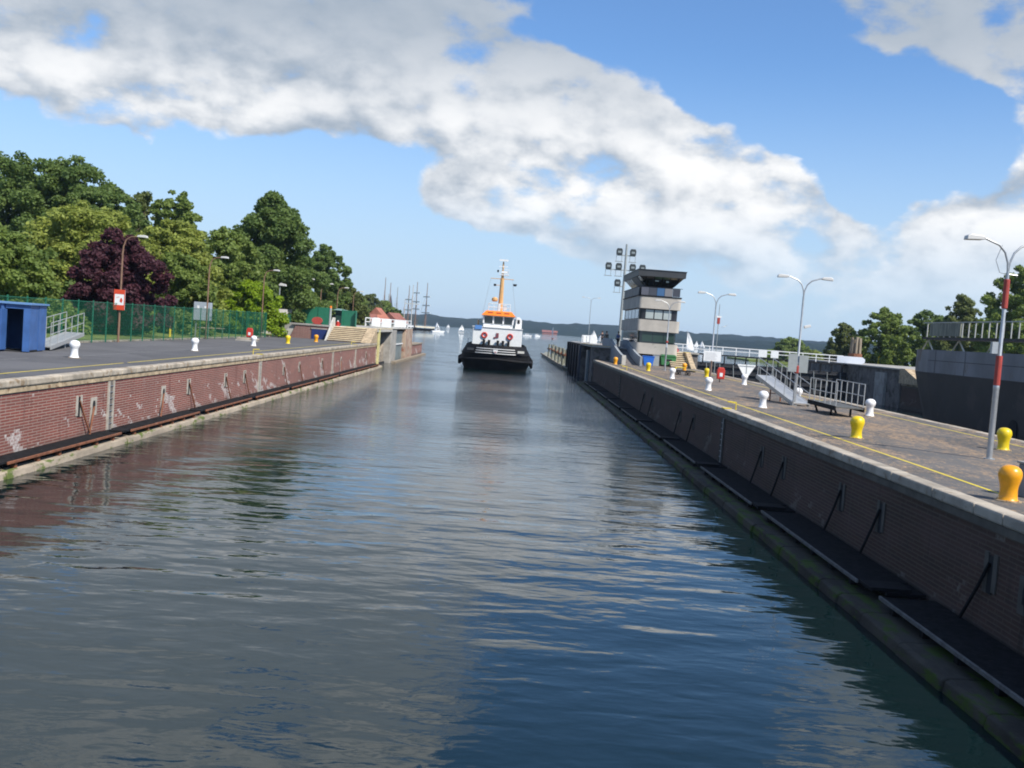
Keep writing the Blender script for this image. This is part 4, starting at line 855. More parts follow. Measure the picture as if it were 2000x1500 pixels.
# ------------------------------------------------------------------ ship in second chamber
sp = thing('moored_ship', 'grey and black hulled ship lying in the second lock chamber', 'ship', (30.5, 0, 0))
b = MB(); ys = [15, 62, 70, 74.5]
hull = [(0, 15), (0, 66), (.0, 73), (.35, 76), (12, 77.5), (12.4, 15)]
b.prism(hull, 4.85, 6.5, 'z'); b.build('grey_strake', M_shipg, sp)
lo = [(0, 15), (.0, 66), (.25, 70), (1.2, 73.5), (11, 74), (12.4, 15)]
up = [(0, 15), (0, 66), (.0, 73), (.35, 76), (12, 77.5), (12.4, 15)]
b = MB(); n = len(lo); b.add([(*q, -2) for q in lo] + [(*q, 4.84) for q in up], [tuple(range(n - 1, -1, -1)), tuple(range(n, 2 * n))] + [(i, (i + 1) % n, n + (i + 1) % n, n + i) for i in range(n)]); b.build('hull', M_shipd, sp)
for y_ in (57.5, 59.8): MB().prism([(y_ + .55 * math.cos(t_), 1.8 + .75 * math.sin(t_)) for t_ in np.linspace(0, 2 * math.pi, 17)[:-1]], -.06, -.01, 'x').build('anchor_port', M_dark, sp)
b = MB()
for i in range(12): b.box(-.01, -.006, 20 + i * 4.7, 20.05 + i * 4.7, 4.86, 6.49)
b.box(-.012, -.006, 15, 73, 5.72, 5.75); b.build('plate_seams', M_dark, sp)
b = MB(); b.box(-.1, 1.0, 15, 74, 7.25, 7.42); b.build('walkway', mat('walkway_dark', (.04, .036, .035), .7), sp)
for i in range(12):
    y_ = 17 + i * 5.1; b = MB(); b.bar((.3, y_, 6.5), (.3, y_ + .9, 7.25), .06, n=4); b.bar((.3, y_ + 1.8, 6.5), (.3, y_ + .9, 7.25), .06, n=4); b.build('strut', M_buff, sp)
b = MB()
for i in range(62): yy = 15.5 + i * .95; b.box(-.08, -.02, yy - .04, yy + .04, 7.43, 8.42)
b.box(-.09, -.01, 15, 74.2, 8.43, 8.5); b.build('railing', mat('dull_rail', (.42, .42, .38), .6), sp)
b = MB(); b.box(-.09, -.01, 68, 73, 7.5, 8.4); b.build('gate_panel', M_timberg, sp)

# ------------------------------------------------------------------ tug
tg = thing('tug_boat', 'black hulled tug with white deckhouse and orange wheelhouse roof heading in', 'tug', (-1.95, 131.5, WZ))
def hull_ring(hw, L, z, y0=0., p=2.6):
    pts = []
    for i in range(25):
        t_ = -math.pi / 2 + math.pi * i / 24
        cx = math.copysign(abs(math.sin(t_)) ** (2 / p), math.sin(t_)) * hw; cy = -abs(math.cos(t_)) ** (2 / p) * 5.2
        pts.append((cx, 5.2 + cy + y0, z))
    pts += [(hw * .97, L * .75, z), (hw * .8, L, z), (-hw * .8, L, z), (-hw * .97, L * .75, z)]
    return pts
rings = [hull_ring(3.6, 26, -1.5, 2.2), hull_ring(4.35, 27, .1, 1.0), hull_ring(4.75, 28, 1.2, .35), hull_ring(4.6, 28.3, 2.3, .1), hull_ring(4.2, 28.3, 3.0, .2), hull_ring(4.05, 28.2, 3.35, .3)]
n = len(rings[0]); b = MB(); vs = [q for r_ in rings for q in r_]
b.add(vs, [(i * n + j, i * n + (j + 1) % n, (i + 1) * n + (j + 1) % n, (i + 1) * n + j) for i in range(len(rings) - 1) for j in range(n)] + [tuple(range(n))]); b.build('hull', M_hull, tg, smooth=True)
MB().add([(x, y, 2.3) for x, y, z in rings[3]], [tuple(range(n))]).build('deck', mat('deck_green', (.05, .08, .06), .7), tg)
# bulwark stripes
b = MB()
for k in range(3):
    z_ = 2.82 - k * .3; hw = (4.34, 4.47, 4.58)[k]; y0 = (.09, .05, .02)[k]
    for i in range(8, 16):
        r_ = hull_ring(hw, 28, z_, y0 - .05); a, c_ = r_[i], r_[i + 1]
        b.add([(a[0], a[1] - .03, z_), (c_[0], c_[1] - .03, z_), (c_[0], c_[1] - .03, z_ + .09), (a[0], a[1] - .03, z_ + .09), (a[0], a[1], z_), (c_[0], c_[1], z_), (c_[0], c_[1], z_ + .09), (a[0], a[1], z_ + .09)], [(0, 1, 2, 3), (7, 6, 5, 4), (0, 4, 5, 1), (3, 2, 6, 7)])
b.build('bow_stripes', M_white, tg)
MB().prism([(-.32, 2.75), (.32, 2.75), (.25, 2.45), (0, 2.2), (-.25, 2.45)], -.2, -.1, 'y').build('bow_shield', M_white, tg)
MB().prism([(-.15, 2.5), (.15, 2.5), (.0, 2.28)], -.23, -.205, 'y').build('shield_mark', M_redd, tg)
for s in (-1, 1):
    b = MB(); b.cbox((s * 3.35, .55, 2.65), (1.0, .04, .3), Matrix.Rotation(R(28 * s), 3, 'Z')); b.build('name_plate', mat('name_grey', (.45, .45, .42), .6) if s > 0 else mat('name_shade_dark', (.10, .10, .10), .6), tg)  # left plate is a darker copy, shade of that bow side put into its colour
b = MB(); b.tube([(q[0], q[1], 1.5 - .25 * abs(q[0]) / 4.9) for q in hull_ring(4.82, 28, 1.5, .15)[:25]] , .17, 10); b.build('bow_fender', M_hull, tg, smooth=True)
b = MB(); b.tube([(q[0], q[1] - .03, 2.15) for q in hull_ring(4.64, 28, 2.15, .1)[:25]], .08, 8); b.build('rubbing_strake', M_black, tg, smooth=True)
for s in (-1, 1):
    for i in range(6): MB().ring((s * 4.95, 6 + i * 3.5, 1.0), .45, .2, 14, 8, 'x').build('tyre_fender', M_black, tg, smooth=True)
MB().box(-3.38, 3.38, 5.0, 17, 2.31, 5.6).build('deckhouse', M_white, tg, bevel=.08)
MB().box(-3.45, 3.45, 4.9, 17.2, 5.61, 5.72).build('deckhouse_edge', M_white, tg)
MB().prism([(-2.0, 5.73), (2.0, 5.73), (2.05, 6.2), (-2.05, 6.2)], 6.0, 11, 'y').build('wheelhouse_base', M_white, tg)
MB().prism([(-2.0, 6.21), (2.0, 6.21), (2.1, 7.3), (-2.1, 7.3)], 5.9, 11, 'y').build('wheelhouse_glazing', M_glass, tg)
for x_ in (-2.0, -.68, .68, 2.0): MB().prism([(x_ - .1, 6.21), (x_ + .1, 6.21), (x_ * 1.04 + .1, 7.3), (x_ * 1.04 - .1, 7.3)], 5.82, 5.89, 'y').build('window_frame', M_white, tg)
MB().box(-2.15, 2.15, 5.8, 5.88, 7.2, 7.3).build('window_head', M_white, tg)
b = MB(); b.add([(-2.35, 5.4, 7.31), (2.35, 5.4, 7.31), (2.35, 11.4, 7.31), (-2.35, 11.4, 7.31), (-1.75, 5.9, 7.95), (1.75, 5.9, 7.95), (1.75, 11, 7.95), (-1.75, 11, 7.95)], [(3, 2, 1, 0), (4, 5, 6, 7), (0, 1, 5, 4), (1, 2, 6, 5), (2, 3, 7, 6), (3, 0, 4, 7)]); b.build('roof', M_orange, tg)
for x_ in (-1.15, 0, 1.1): MB().cbox((x_, 5.62, 7.68), (.7, .04, .14)).build('roof_slot', M_redd, tg)
b = MB()
for x_ in (-1.5, -.75, 0, .75, 1.5): b.bar((x_, 6.0, 7.95), (x_, 6.0, 8.95), .045)
for z_ in (8.45, 8.95): b.bar((-1.5, 6.0, z_), (1.5, 6.0, z_), .045); b.bar((-1.5, 6, z_), (-1.5, 10.5, z_), .045); b.bar((1.5, 6, z_), (1.5, 10.5, z_), .045)
b.build('roof_railing', M_white, tg)
MB().box(-.16, .16, 5.9, 6.1, 7.96, 9.0).build('rail_box', M_white, tg)
MB().lathe([(.3, 9.3), (.42, 9.45), (.42, 9.7), (.2, 9.9)], 12, (-.75, 8, 0)).build('radar_dome', M_mastc, tg)
MB().box(.55, 1.0, 6.2, 6.6, 8.2, 8.8).build('search_light', M_white, tg)
b = MB(); b.bar((.1, 8.5, 7.95), (.1, 8.5, 12.6), .38, .27, 8); b.build('mast', M_mastc, tg)
b = MB(); b.bar((.1, 8.5, 12.6), (.1, 8.5, 14.9), .2, .1); b.bar((-1.5, 8.4, 12.5), (1.7, 8.4, 12.5), .05); b.bar((-.75, 8.4, 11.6), (0, 8.4, 11.6), .04); b.build('yard', M_mastc, tg)
b = MB(); b.box(-.35, .95, 8.1, 8.9, 13.0, 13.12); b.box(-.45, .75, 8.1, 8.2, 14.15, 14.25); b.box(-.1, .85, 8.2, 8.6, 13.3, 13.6); b.box(-.35, .95, 8.1, 8.15, 13.8, 13.86); b.box(-.35, -.3, 8.1, 8.15, 13.1, 13.8); b.box(.9, .95, 8.1, 8.15, 13.1, 13.8); b.build('radar_platform', M_white, tg)
b = MB(); b.box(-.45, .75, 8.1, 8.3, 14.95, 15.2); b.build('radar_scanner', M_white, tg)
b = MB(); b.box(-1.05, -.7, 8.2, 8.5, 11.45, 11.75); b.prism([(1.7, 11.6), (2.1, 11.6), (2.2, 11.9), (1.65, 11.9)], 8.2, 8.5, 'y'); b.box(-.7, -.45, 8.1, 8.4, 13.4, 13.7); b.build('deck_light', M_black, tg)
b = MB()
for s in (-1, 1): b.bar((1.5 * s, 8.4, 12.5), (2.6 * s, 9, 5.8), .014, n=4)
b.build('stays', M_greyp, tg)
MB().prism([(2.35, 5.73), (3.25, 5.73), (3.25, 6.9), (2.9, 7.3), (2.45, 7.3)], 7.0, 10, 'y').build('funnel', M_white, tg, bevel=.05)
MB().prism([(2.65, 6.45), (2.95, 6.45), (2.95, 6.95), (2.65, 6.95)], 6.93, 6.99, 'y').build('funnel_opening', M_dark, tg)
MB().box(-3.1, -2.15, 4.86, 4.98, 5.3, 5.85).build('blue_panel', mat('panel_sky', (.1, .25, .55), .5), tg)
MB().bar((-2.8, 8, 5.73), (-2.8, 8, 6.6), .12).build('vent', M_mastc, tg)
for x_ in (-1.75, 1.75): MB().ring((x_, 4.9, 4.55), .33, .11, 18, 8, 'y').build('lifebuoy', M_red, tg, smooth=True)
for x_ in (-1.75, -1.05, .15, .85, 1.6): MB().prism([(x_ - .16, 3.2), (x_ + .16, 3.2), (x_ + .18, 3.95), (x_ - .18, 3.95)], 4.6, 4.85, 'y').build('deck_bitt', M_black, tg)
b = MB(); b.box(-.15, .2, 4.9, 4.98, 4.3, 4.95); b.box(-.45, -.16, 4.9, 4.98, 4.2, 4.4); b.build('deckhouse_emblem', mat('emblem_maroon', (.2, .05, .06), .6), tg)
b = MB(); b.bar((-4.0, 6.2, 2.4), (-4.0, 6.2, 3.9), .04); b.bar((-4.0, 7.2, 2.4), (-4.0, 7.2, 3.9), .04); b.bar((-4.0, 6.2, 3.9), (-4, 10, 3.9), .04); b.build('side_rail', M_white, tg)
# ------------------------------------------------------------------ people (skin modifier bodies)
def person(label, loc, rz, top, legs, pose):
    """pose: dict of joint positions, feet on z=0"""
    J = {'pel': (0, 0, .93), 'sp': (0, .0, 1.15), 'ch': (0, .0, 1.36), 'nk': (0, 0, 1.5), 'hd0': (0, -.01, 1.58), 'hd1': (0, -.02, 1.68), 'hd2': (0, -.01, 1.76),
         'shL': (-.19, 0, 1.42), 'elL': (-.25, .02, 1.14), 'wrL': (-.24, -.1, .9), 'hnL': (-.24, -.13, .82), 'shR': (.19, 0, 1.42), 'elR': (.25, .02, 1.14), 'wrR': (.24, -.1, .9), 'hnR': (.24, -.13, .82),
         'hpL': (-.09, 0, .9), 'knL': (-.1, -.02, .5), 'anL': (-.1, .02, .08), 'toL': (-.11, -.15, .04), 'hpR': (.09, 0, .9), 'knR': (.1, -.02, .5), 'anR': (.1, .02, .08), 'toR': (.11, -.15, .04)}
    J.update(pose)
    rad = {'pel': .14, 'sp': .13, 'ch': .155, 'nk': .055, 'hd0': .075, 'hd1': .1, 'hd2': .07, 'sh': .07, 'el': .045, 'wr': .034, 'hn': .04, 'hp': .1, 'kn': .062, 'an': .045, 'to': .04}
    E_ = [('pel', 'sp'), ('sp', 'ch'), ('ch', 'nk'), ('nk', 'hd0'), ('hd0', 'hd1'), ('hd1', 'hd2')]
    for s in 'LR': E_ += [('ch', 'sh' + s), ('sh' + s, 'el' + s), ('el' + s, 'wr' + s), ('wr' + s, 'hn' + s), ('pel', 'hp' + s), ('hp' + s, 'kn' + s), ('kn' + s, 'an' + s), ('an' + s, 'to' + s)]
    t = thing('person', label, 'person', loc, rz)
    def skin(name, keys, m, grow, root):
        ks = list(keys); me = bpy.data.meshes.new(name); me.from_pydata([J[k] for k in ks], [(ks.index(a), ks.index(b)) for a, b in E_ if a in ks and b in ks], [])
        o = bpy.data.objects.new(name, me); COL.objects.link(o); o.parent = t; me.materials.append(m)
        md = o.modifiers.new('skin', 'SKIN'); md.use_smooth_shade = True
        for i, k in enumerate(ks):
            r_ = rad.get(k, rad.get(k[:-1])) * grow; me.skin_vertices[0].data[i].radius = (r_, r_ * .85)
        me.skin_vertices[0].data[ks.index(root)].use_root = True
        sb = o.modifiers.new('sub', 'SUBSURF'); sb.levels = 1; sb.render_levels = 1
        return o
    skin('body', J.keys(), M_skin, 1.0, 'pel')
    skin('jacket', ['pel', 'sp', 'ch', 'shL', 'elL', 'wrL', 'shR', 'elR', 'wrR'], top, 1.18, 'pel')
    skin('trousers', ['pel', 'hpL', 'knL', 'anL', 'hpR', 'knR', 'anR'], legs, 1.2, 'pel')
    h = MB(); h.lathe([(.0, 0), (.1, 0), (.115, .05), (.11, .11), (.06, .16), (.01, .175)][1:], 12, (0, .0, 1.68)); h.build('hair', mat('dark_hair', (.04, .03, .02), .8), t, smooth=True)
    return t
lean = {'wrL': (-.38, -.3, 1.16), 'hnL': (-.42, -.38, 1.16), 'elL': (-.3, -.08, 1.16)}
person('person in dark clothes reaching an arm out at the right platform edge', (11.9, 131.5, PZ), R(-15), M_clothd, M_clothd, lean)
person('person in dark clothes standing behind the ramp parapet end', (12.15, 128.0, PZ), R(10), mat('brown_cloth', (.07, .06, .045), .9), M_clothd, {})
person('person in a blue shirt and dark trousers at the top of the ramp', (12.55, 117.6, PZ), R(200), M_clothb, M_clothd, {'knL': (-.12, -.14, .52), 'anL': (-.12, -.05, .1), 'toL': (-.12, -.2, .05)})

# ------------------------------------------------------------------ trees
def leaves(name, centres, radii, n, size, m, parent, seed, flat=.75):
    rg = np.random.default_rng(seed)
    C = np.array(centres); Rd = np.array(radii); wgt = Rd ** 2; wgt /= wgt.sum()
    idx = rg.choice(len(C), n, p=wgt)
    d = rg.normal(size=(n, 3)); d /= np.linalg.norm(d, axis=1)[:, None]
    rr = rg.random(n) ** .4
    P = C[idx] + d * (Rd[idx] * rr)[:, None] * np.array([1, 1, flat])
    nrm = d * .5 + rg.normal(size=(n, 3)) * .55 + np.array([0, 0, .5]); nrm /= np.linalg.norm(nrm, axis=1)[:, None]
    a = np.cross(nrm, rg.normal(size=(n, 3))); a /= np.linalg.norm(a, axis=1)[:, None]; b = np.cross(nrm, a)
    s = size * (.6 + .8 * rg.random(n))[:, None]
    V = np.empty((n, 4, 3)); V[:, 0] = P - a * s * .6; V[:, 1] = P + b * s * .38; V[:, 2] = P + a * s * .6; V[:, 3] = P - b * s * .38 - nrm * s * .15
    me = bpy.data.meshes.new(name); me.vertices.add(4 * n); me.vertices.foreach_set('co', V.reshape(-1))
    me.loops.add(4 * n); me.loops.foreach_set('vertex_index', np.arange(4 * n, dtype=np.int32))
    me.polygons.add(n); me.polygons.foreach_set('loop_start', np.arange(0, 4 * n, 4, dtype=np.int32)); me.polygons.foreach_set('loop_total', np.full(n, 4, dtype=np.int32))
    me.update(calc_edges=True); me.materials.append(m)
    o = bpy.data.objects.new(name, me); COL.objects.link(o); o.parent = parent; return o
def tree(name, label, x, y, z0, H_, Wd, m, seed, n=16000, size=.34, low=.25, shape='round', grp_='trees behind the left quay fence', cat='tree'):
    """H_: height above z0, Wd: crown width, low: crown base as a share of the height"""
    rg = random.Random(seed); t = thing(name, label, cat, (x, y, z0), 0, grp_)
    zc0 = H_ * low; ch = H_ - zc0; cs = []; rs = []
    N = 120
    for i in range(N):
        u = (i + .5) / N; zz_ = zc0 + ch * (.06 + .9 * u)
        if shape == 'round': pr = math.sin(math.pi * min(.98, .18 + .8 * u)) ** .6
        elif shape == 'cone': pr = (1 - u) ** .6 * .95 + .1
        elif shape == 'dome': pr = math.sqrt(max(0, 1 - u * u * .96))
        else: pr = .55 + .45 * math.sin(math.pi * u)
        a = i * 2.4 + rg.uniform(-.4, .4); rad = Wd / 2 * pr
        cr = Wd * rg.uniform(.05, .115) * (.8 + .3 * (1 - u)); off = max(0, rad - cr * .6) * rg.choice((.55, .8, .95, 1.0, 1.08, 1.16))
        cs.append((math.cos(a) * off, math.sin(a) * off, zz_ + rg.uniform(-.05, .05) * H_)); rs.append(cr)
    for i in range(8): u = (i + .5) / 8; cs.append((rg.uniform(-.1, .1) * Wd, rg.uniform(-.1, .1) * Wd, zc0 + ch * (.1 + .75 * u))); rs.append(Wd * .22 * (1 - .4 * u))
    leaves('crown', cs, rs, int(n * 1.5), size * .86, m, t, seed)
    b = MB(); tr = max(.12, H_ * .018); b.tube([(0, 0, -.3), (rg.uniform(-.1, .1), 0, H_ * .3), (rg.uniform(-.3, .3), rg.uniform(-.2, .2), H_ * .75)], [tr * 1.3, tr, tr * .3], 8)
    for i in range(0, N, 12):
        c_ = cs[i]; b.tube([(0, 0, max(H_ * .12, c_[2] - ch * .35)), (c_[0] * .5, c_[1] * .5, c_[2] - ch * .12), c_], [tr * .45, tr * .3, tr * .1], 5)
    b.build('trunk', M_trunk, t, smooth=True)
    return t
LG = leaf_mat('leaf_light_green', (.19, .225, .045), (.31, .35, .07)); LM = leaf_mat('leaf_mid_green', (.13, .185, .04), (.21, .27, .06)); LD = leaf_mat('leaf_dark_green', (.09, .145, .038), (.155, .215, .052))
LP = leaf_mat('leaf_purple', (.06, .022, .03), (.11, .038, .05)); LB = leaf_mat('leaf_bright_green', (.16, .25, .012), (.26, .36, .02)); LO = leaf_mat('leaf_olive', (.10, .13, .04), (.165, .19, .055))
T = [
 ('tall_tree', 'tall dark tree at the left edge of the photo', -62, 122, 19.2, 16, LD, 26000, .42, .15, 'round'),
 ('tall_tree', 'tallest dark tree behind the pale green tree, left of centre', -54.5, 120, 19.2, 15, LD, 28000, .42, .15, 'round'),
 ('tall_tree', 'tall dark tree sloping down behind the purple tree', -47.5, 116, 16.0, 11.5, LD, 20000, .4, .15, 'round'),
 ('thin_tree', 'thin airy grey green tree between two dense crowns', -48.8, 130, 17.0, 7.5, LO, 6500, .4, .3, 'round'),
 ('lime_tree', 'broad pale green tree behind the blue container and purple tree', -39.5, 92, 11.2, 14, LG, 30000, .36, .05, 'dome'),
 ('lime_tree', 'low pale green tree at the far left above the container', -38.5, 74, 7.6, 9, LM, 15000, .34, .08, 'dome'),
 ('purple_tree', 'dark purple copper beech behind the signed lamp', -31.2, 79, 8.0, 8.0, LP, 24000, .3, .06, 'dome'),
 ('lime_tree', 'pale green tree right of the purple tree', -34.5, 101, 11.2, 10.5, LG, 24000, .36, .06, 'dome'),
 ('round_tree', 'round topped dark tree rising above the pale trees', -43, 126, 16.6, 8.4, LM, 16000, .4, .25, 'round'),
 ('bushy_tree', 'bushy mid green tree beside the purple tree', -31.8, 95, 7.6, 7.0, LM, 13000, .34, .05, 'dome'),
 ('big_tree', 'tall broad dark green tree in the middle of the row', -31.0, 127, 17.6, 15.0, LD, 42000, .42, .04, 'cone'),
 ('bushy_tree', 'mid green tree left of the tall broad one', -32.5, 113, 11.6, 9.6, LM, 20000, .38, .05, 'dome'),
 ('bright_tree', 'small bright yellow green tree behind the end of the fence', -28.9, 110.5, 6.0, 7.4, LB, 15000, .32, .05, 'dome'),
 ('last_tree', 'dark green tree at the right end of the row', -31.0, 163, 14.0, 8.6, LD, 16000, .48, .12, 'round'),
 ('small_tree', 'olive tree below the right end tree', -29.0, 170, 8.4, 9, LO, 10000, .48, .02, 'dome'),
 ('small_tree', 'mid green tree tucked behind the green panel fence', -33.5, 150, 11.5, 9, LM, 13000, .46, .02, 'dome'),
 ('dense_tree', 'dark tree filling the gap behind the bushy trees', -42, 108, 10, 11, LD, 13000, .42, .02, 'dome'),
 ('dense_tree', 'dark undergrowth tree behind the container', -44, 88, 8, 12, LD, 14000, .4, .0, 'dome'),
]
for i, (nm_, lb, x_, y_, h_, w_, m_, n_, s_, lo_, sh_) in enumerate(T): tree(nm_, lb, x_, y_, 2.95, h_, w_, m_, 100 + i, n_, s_, lo_, sh_)
for i, (lb, x_, y_, h_, w_, m_) in enumerate((('low bright shrub behind the fence right of the signed lamp', -32.6, 84, 2.6, 5.5, LM), ('low green shrub under the bushy tree', -31.5, 93, 2.3, 5, LM), ('low shrub behind the fence left of the signed lamp', -33.5, 73, 2.4, 5, LM))):
    tree('shrub', lb, x_, y_, 2.95, h_, w_, m_, 300 + i, 5000, .25, .0, 'dome', 'shrubs behind the fence', 'shrub')
RT = [('broad mid green tree above the far cheek wall', 71.5, 192, 11.8, 10.5, LM, 15000, 'round'), ('mid green tree right of the timber piles', 81, 196, 12.2, 10.5, LD, 15000, 'round'), ('low grey green tree behind the timber piles', 67, 202, 9.0, 7, LO, 8000, 'dome'),
      ('brownish green tree behind the ship railing', 78.5, 175, 14.4, 11, LO, 15000, 'cone'), ('dense low tree behind the ship railing', 86, 180, 11, 10, LM, 12000, 'dome'), ('tall green tree at the right edge of the photo', 79.8, 158, 18.6, 12, LM, 22000, 'round')]
for i, (lb, x_, y_, h_, w_, m_, n_, sh_) in enumerate(RT): tree('bank_tree', lb, x_, y_, 2.93, h_, w_, m_, 400 + i, n_, .46, .03, sh_, 'trees on the right bank')
for i, (lb, x_, y_, h_, w_, m_, n_) in enumerate((('round dark tree beyond the walkway railing', 112, 400, 9.8, 15.5, LM, 12000), ('small bright bush left of the round tree beyond the walkway', 104, 400, 4.6, 7, LB, 3500), ('bright bush right of the round tree beyond the walkway', 120, 395, 5.4, 9, LG, 3500), ('bright green bush near the walkway end', 127, 395, 6.2, 7.0, LG, 3500), ('small bush between the bright bushes by the walkway', 122.8, 405, 5.0, 5, LO, 2500))):
    tree('shore_tree', lb, x_, y_, .6, h_, w_, m_, 500 + i, n_, .75, .0, 'dome', 'trees on the spit beyond the walkway')
struct(MB().prism([(92, 385), (150, 385), (190, 430), (92, 425)], -1, .8, 'z').build('spit', M_lawn))
for i, (lb, x_, y_, h_, w_, m_) in enumerate((('rounded green tree at the start of the far left shore', -61, 385, 12.5, 13, LM), ('olive green tree beyond the last lamp on the left shore', -56, 392, 12.2, 12, LO), ('green tree above the red roofs on the left shore', -51.5, 400, 10.5, 10, LM), ('small green tree in front of the red roofs', -46.3, 290, 4.4, 4.5, LO), ('dark tree ending the left shore row', -50.5, 425, 8, 9, LD))):
    tree('shore_tree', lb, x_, y_, 2.95, h_, w_, m_, 600 + i, 9000, .7, .03, 'dome', 'trees along the far left shore')

# ------------------------------------------------------------------ far left town and shore
def house(name, label, x, y, w_, d_, h_, rh, rm, wm=M_housew, rz=0, z=2.95):
    t = thing(name, label, 'house', (x, y, z), rz, 'houses with red roofs on the left shore')
    MB().box(-w_ / 2, w_ / 2, -d_ / 2, d_ / 2, 0, h_).build('wall', wm, t)
    MB().prism([(-d_ / 2 - .3, h_ + .01), (d_ / 2 + .3, h_ + .01), (0, h_ + rh)], -w_ / 2 - .3, w_ / 2 + .3, 'x').build('roof', rm, t)
    for i in range(3): MB().box(-w_ / 2 + (i + .5) * w_ / 3 - .5, -w_ / 2 + (i + .5) * w_ / 3 + .5, -d_ / 2 - .05, -d_ / 2 - .01, h_ * .35, h_ * .75).build('window', M_glass, t)
    return t
house('house', 'long house with a brown red roof nearest on the left shore', -45.5, 300, 9, 7, 1.6, 2.6, M_roof)
house('house', 'gabled house with an orange red roof among the shore houses', -41.3, 308, 5, 5, 1.6, 2.6, M_roofo, rz=R(50))
house('house', 'low house with a dark red roof at the water end of the row', -38.5, 325, 7, 7, 2.0, 3.2, M_roof, rz=R(70))
house('house', 'small gabled house with pale gable beside the orange roof', -42.8, 318, 5, 6, 3.0, 3.4, M_roofo, rz=R(80))
k_ = thing('church', 'distant brick church with a dark pointed spire', 'church', (-97, 790, 3)); MB().box(-2, 2, -2, 2, 0, 11).build('tower', M_roof, k_); MB().bar((0, 0, 11), (0, 0, 22.5), 2.3, .1, 8).build('spire', mat('slate', (.05, .055, .065), .7), k_); MB().box(-4, 4, 2.1, 18, 0, 5).build('nave', M_roof, k_); MB().prism([(-4.3, 5.01), (4.3, 5.01), (0, 9)], 2.1, 18, 'y').build('nave_roof', mat('slate', (.05, .055, .065), .7), k_)
def tallship(label, x, y, L, masts, hm, wm, mm, yards=True, rz=0):
    t = thing('tall_ship', label, 'sailing ship', (x, y, WZ), rz, 'tall ships at the left shore')
    b = MB(); sec = [(-L / 2 - 3, 2.6, .2), (-L / 2, 1.9, 1.6), (-L / 4, 1.5, 2.8), (L / 4, 1.5, 2.9), (L / 2, 2.1, 1.9)]
    vs = []
    for (a, z, w_) in sec: vs += [(a, -w_, z), (a, w_, z), (a * .93, w_ * .6, -.5), (a * .93, -w_ * .6, -.5)]
    fs = [(0, 1, 2, 3), (16, 19, 18, 17)] + [(i * 4 + j, (i + 1) * 4 + j, (i + 1) * 4 + (j + 1) % 4, i * 4 + (j + 1) % 4) for i in range(4) for j in range(4)]
    b.add(vs, fs); b.build('hull', hm, t)
    MB().box(-L * .3, L * .35, -1.2, 1.2, 2.0, 3.1).build('deckhouse', wm, t)
    for (mx, mh, my) in masts:
        MB().bar((mx, 0, 1), (mx, 0, mh), .42, .2, 6).build('mast', mm, t)
        if yards:
            b = MB()
            for k in my: b.box(mx - .15, mx + .15, -7 + k * .1, 7 - k * .1, k, k + .8)
            if my: b.build('yard', M_white, t)
    b = MB(); b.bar((-L / 2 - 2.5, 0, 2.7), (-L / 2 - 8, 0, 5), .15, .08, 5)
    for (mx, mh, my) in masts: b.bar((mx, -2.6, 2), (mx, 0, mh * .72), .07, n=4); b.bar((mx, 2.6, 2), (mx, 0, mh * .72), .07, n=4); b.bar((mx - 7, 0, 3), (mx, 0, mh * .8), .06, n=4)
    b.build('rigging', M_rustp, t)
    return t
tallship('black hulled square rigger with white yards moored at the far left', -61, 690, 24, ((-7, 33, (14, 19, 25)), (1, 33, (12, 17, 23)), (-13, 30, (13, 20))), M_hull, M_buff, M_rustp, True, R(35))
tallship('brown masted schooner hull behind the white railing', -77, 640, 18, ((-5, 22, ()), (4, 27, ())), M_hull, M_buff, M_greyp, False, R(60))
tallship('schooner with pale topmasts left of the square rigger', -69, 660, 20, ((-6, 20, ()), (5, 30, (17,))), M_hull, M_white, mat('pale_spar', (.5, .45, .4), .6), True, R(70))
tallship('farthest left sailing ship before the church spire', -86, 680, 20, ((-4, 34, (16,)), (4, 31, ())), M_hull, M_roof, M_rustp, True, R(70))

def sailboat(label, x, y, h, rz=0, main=True, m=M_sail, hm=M_white):
    t = thing('sailing_boat', label, 'sailing boat', (x, y, WZ), rz, 'sailing boats on the fjord'); L = h * .75
    b = MB(); vs = []
    for (a, z, w_) in ((-L / 2, .9, .05), (-L / 4, .75, L * .12), (L / 4, .7, L * .15), (L / 2, .75, L * .12)): vs += [(a, -w_, z), (a, w_, z), (a * .9, w_ * .5, -.2), (a * .9, -w_ * .5, -.2)]
    b.add(vs, [(0, 1, 2, 3), (12, 15, 14, 13)] + [(i * 4 + j, (i + 1) * 4 + j, (i + 1) * 4 + (j + 1) % 4, i * 4 + (j + 1) % 4) for i in range(3) for j in range(4)]); b.build('hull', hm, t)
    MB().bar((0, 0, .5), (0, 0, h), .07, .04).build('mast', M_galv, t)
    def sail(name, pts):
        b = MB(); n = 8; 
        vs = []
        for i in range(n + 1):
            u = i / n; a = Vector(pts[0]).lerp(Vector(pts[2]), u); c_ = Vector(pts[1]).lerp(Vector(pts[2]), u)
            bulge = .12 * L * math.sin(math.pi * u) * (1 if u < 1 else 0)
            mid = a.lerp(c_, .5) + Vector((0, bulge, 0)); edge = c_ + Vector((.08 * L * math.sin(math.pi * u), 0, 0))
            vs += [a, mid, edge]
        b.add(vs, [(i * 3 + j, i * 3 + j + 1, i * 3 + 4 + j, i * 3 + 3 + j) for i in range(n) for j in range(2)]); o = b.build(name, m, t, smooth=True)
        sdm = o.modifiers.new('thick', 'SOLIDIFY'); sdm.thickness = .03
    sail('mainsail', [(.1, 0, 1.4), (L * .48, 0, 1.4), (.1, 0, h * .98)])
    if main: sail('jib', [(-L * .46, 0, 1.2), (-.3, 0, 1.6), (-.05, 0, h * .85)])
    return t
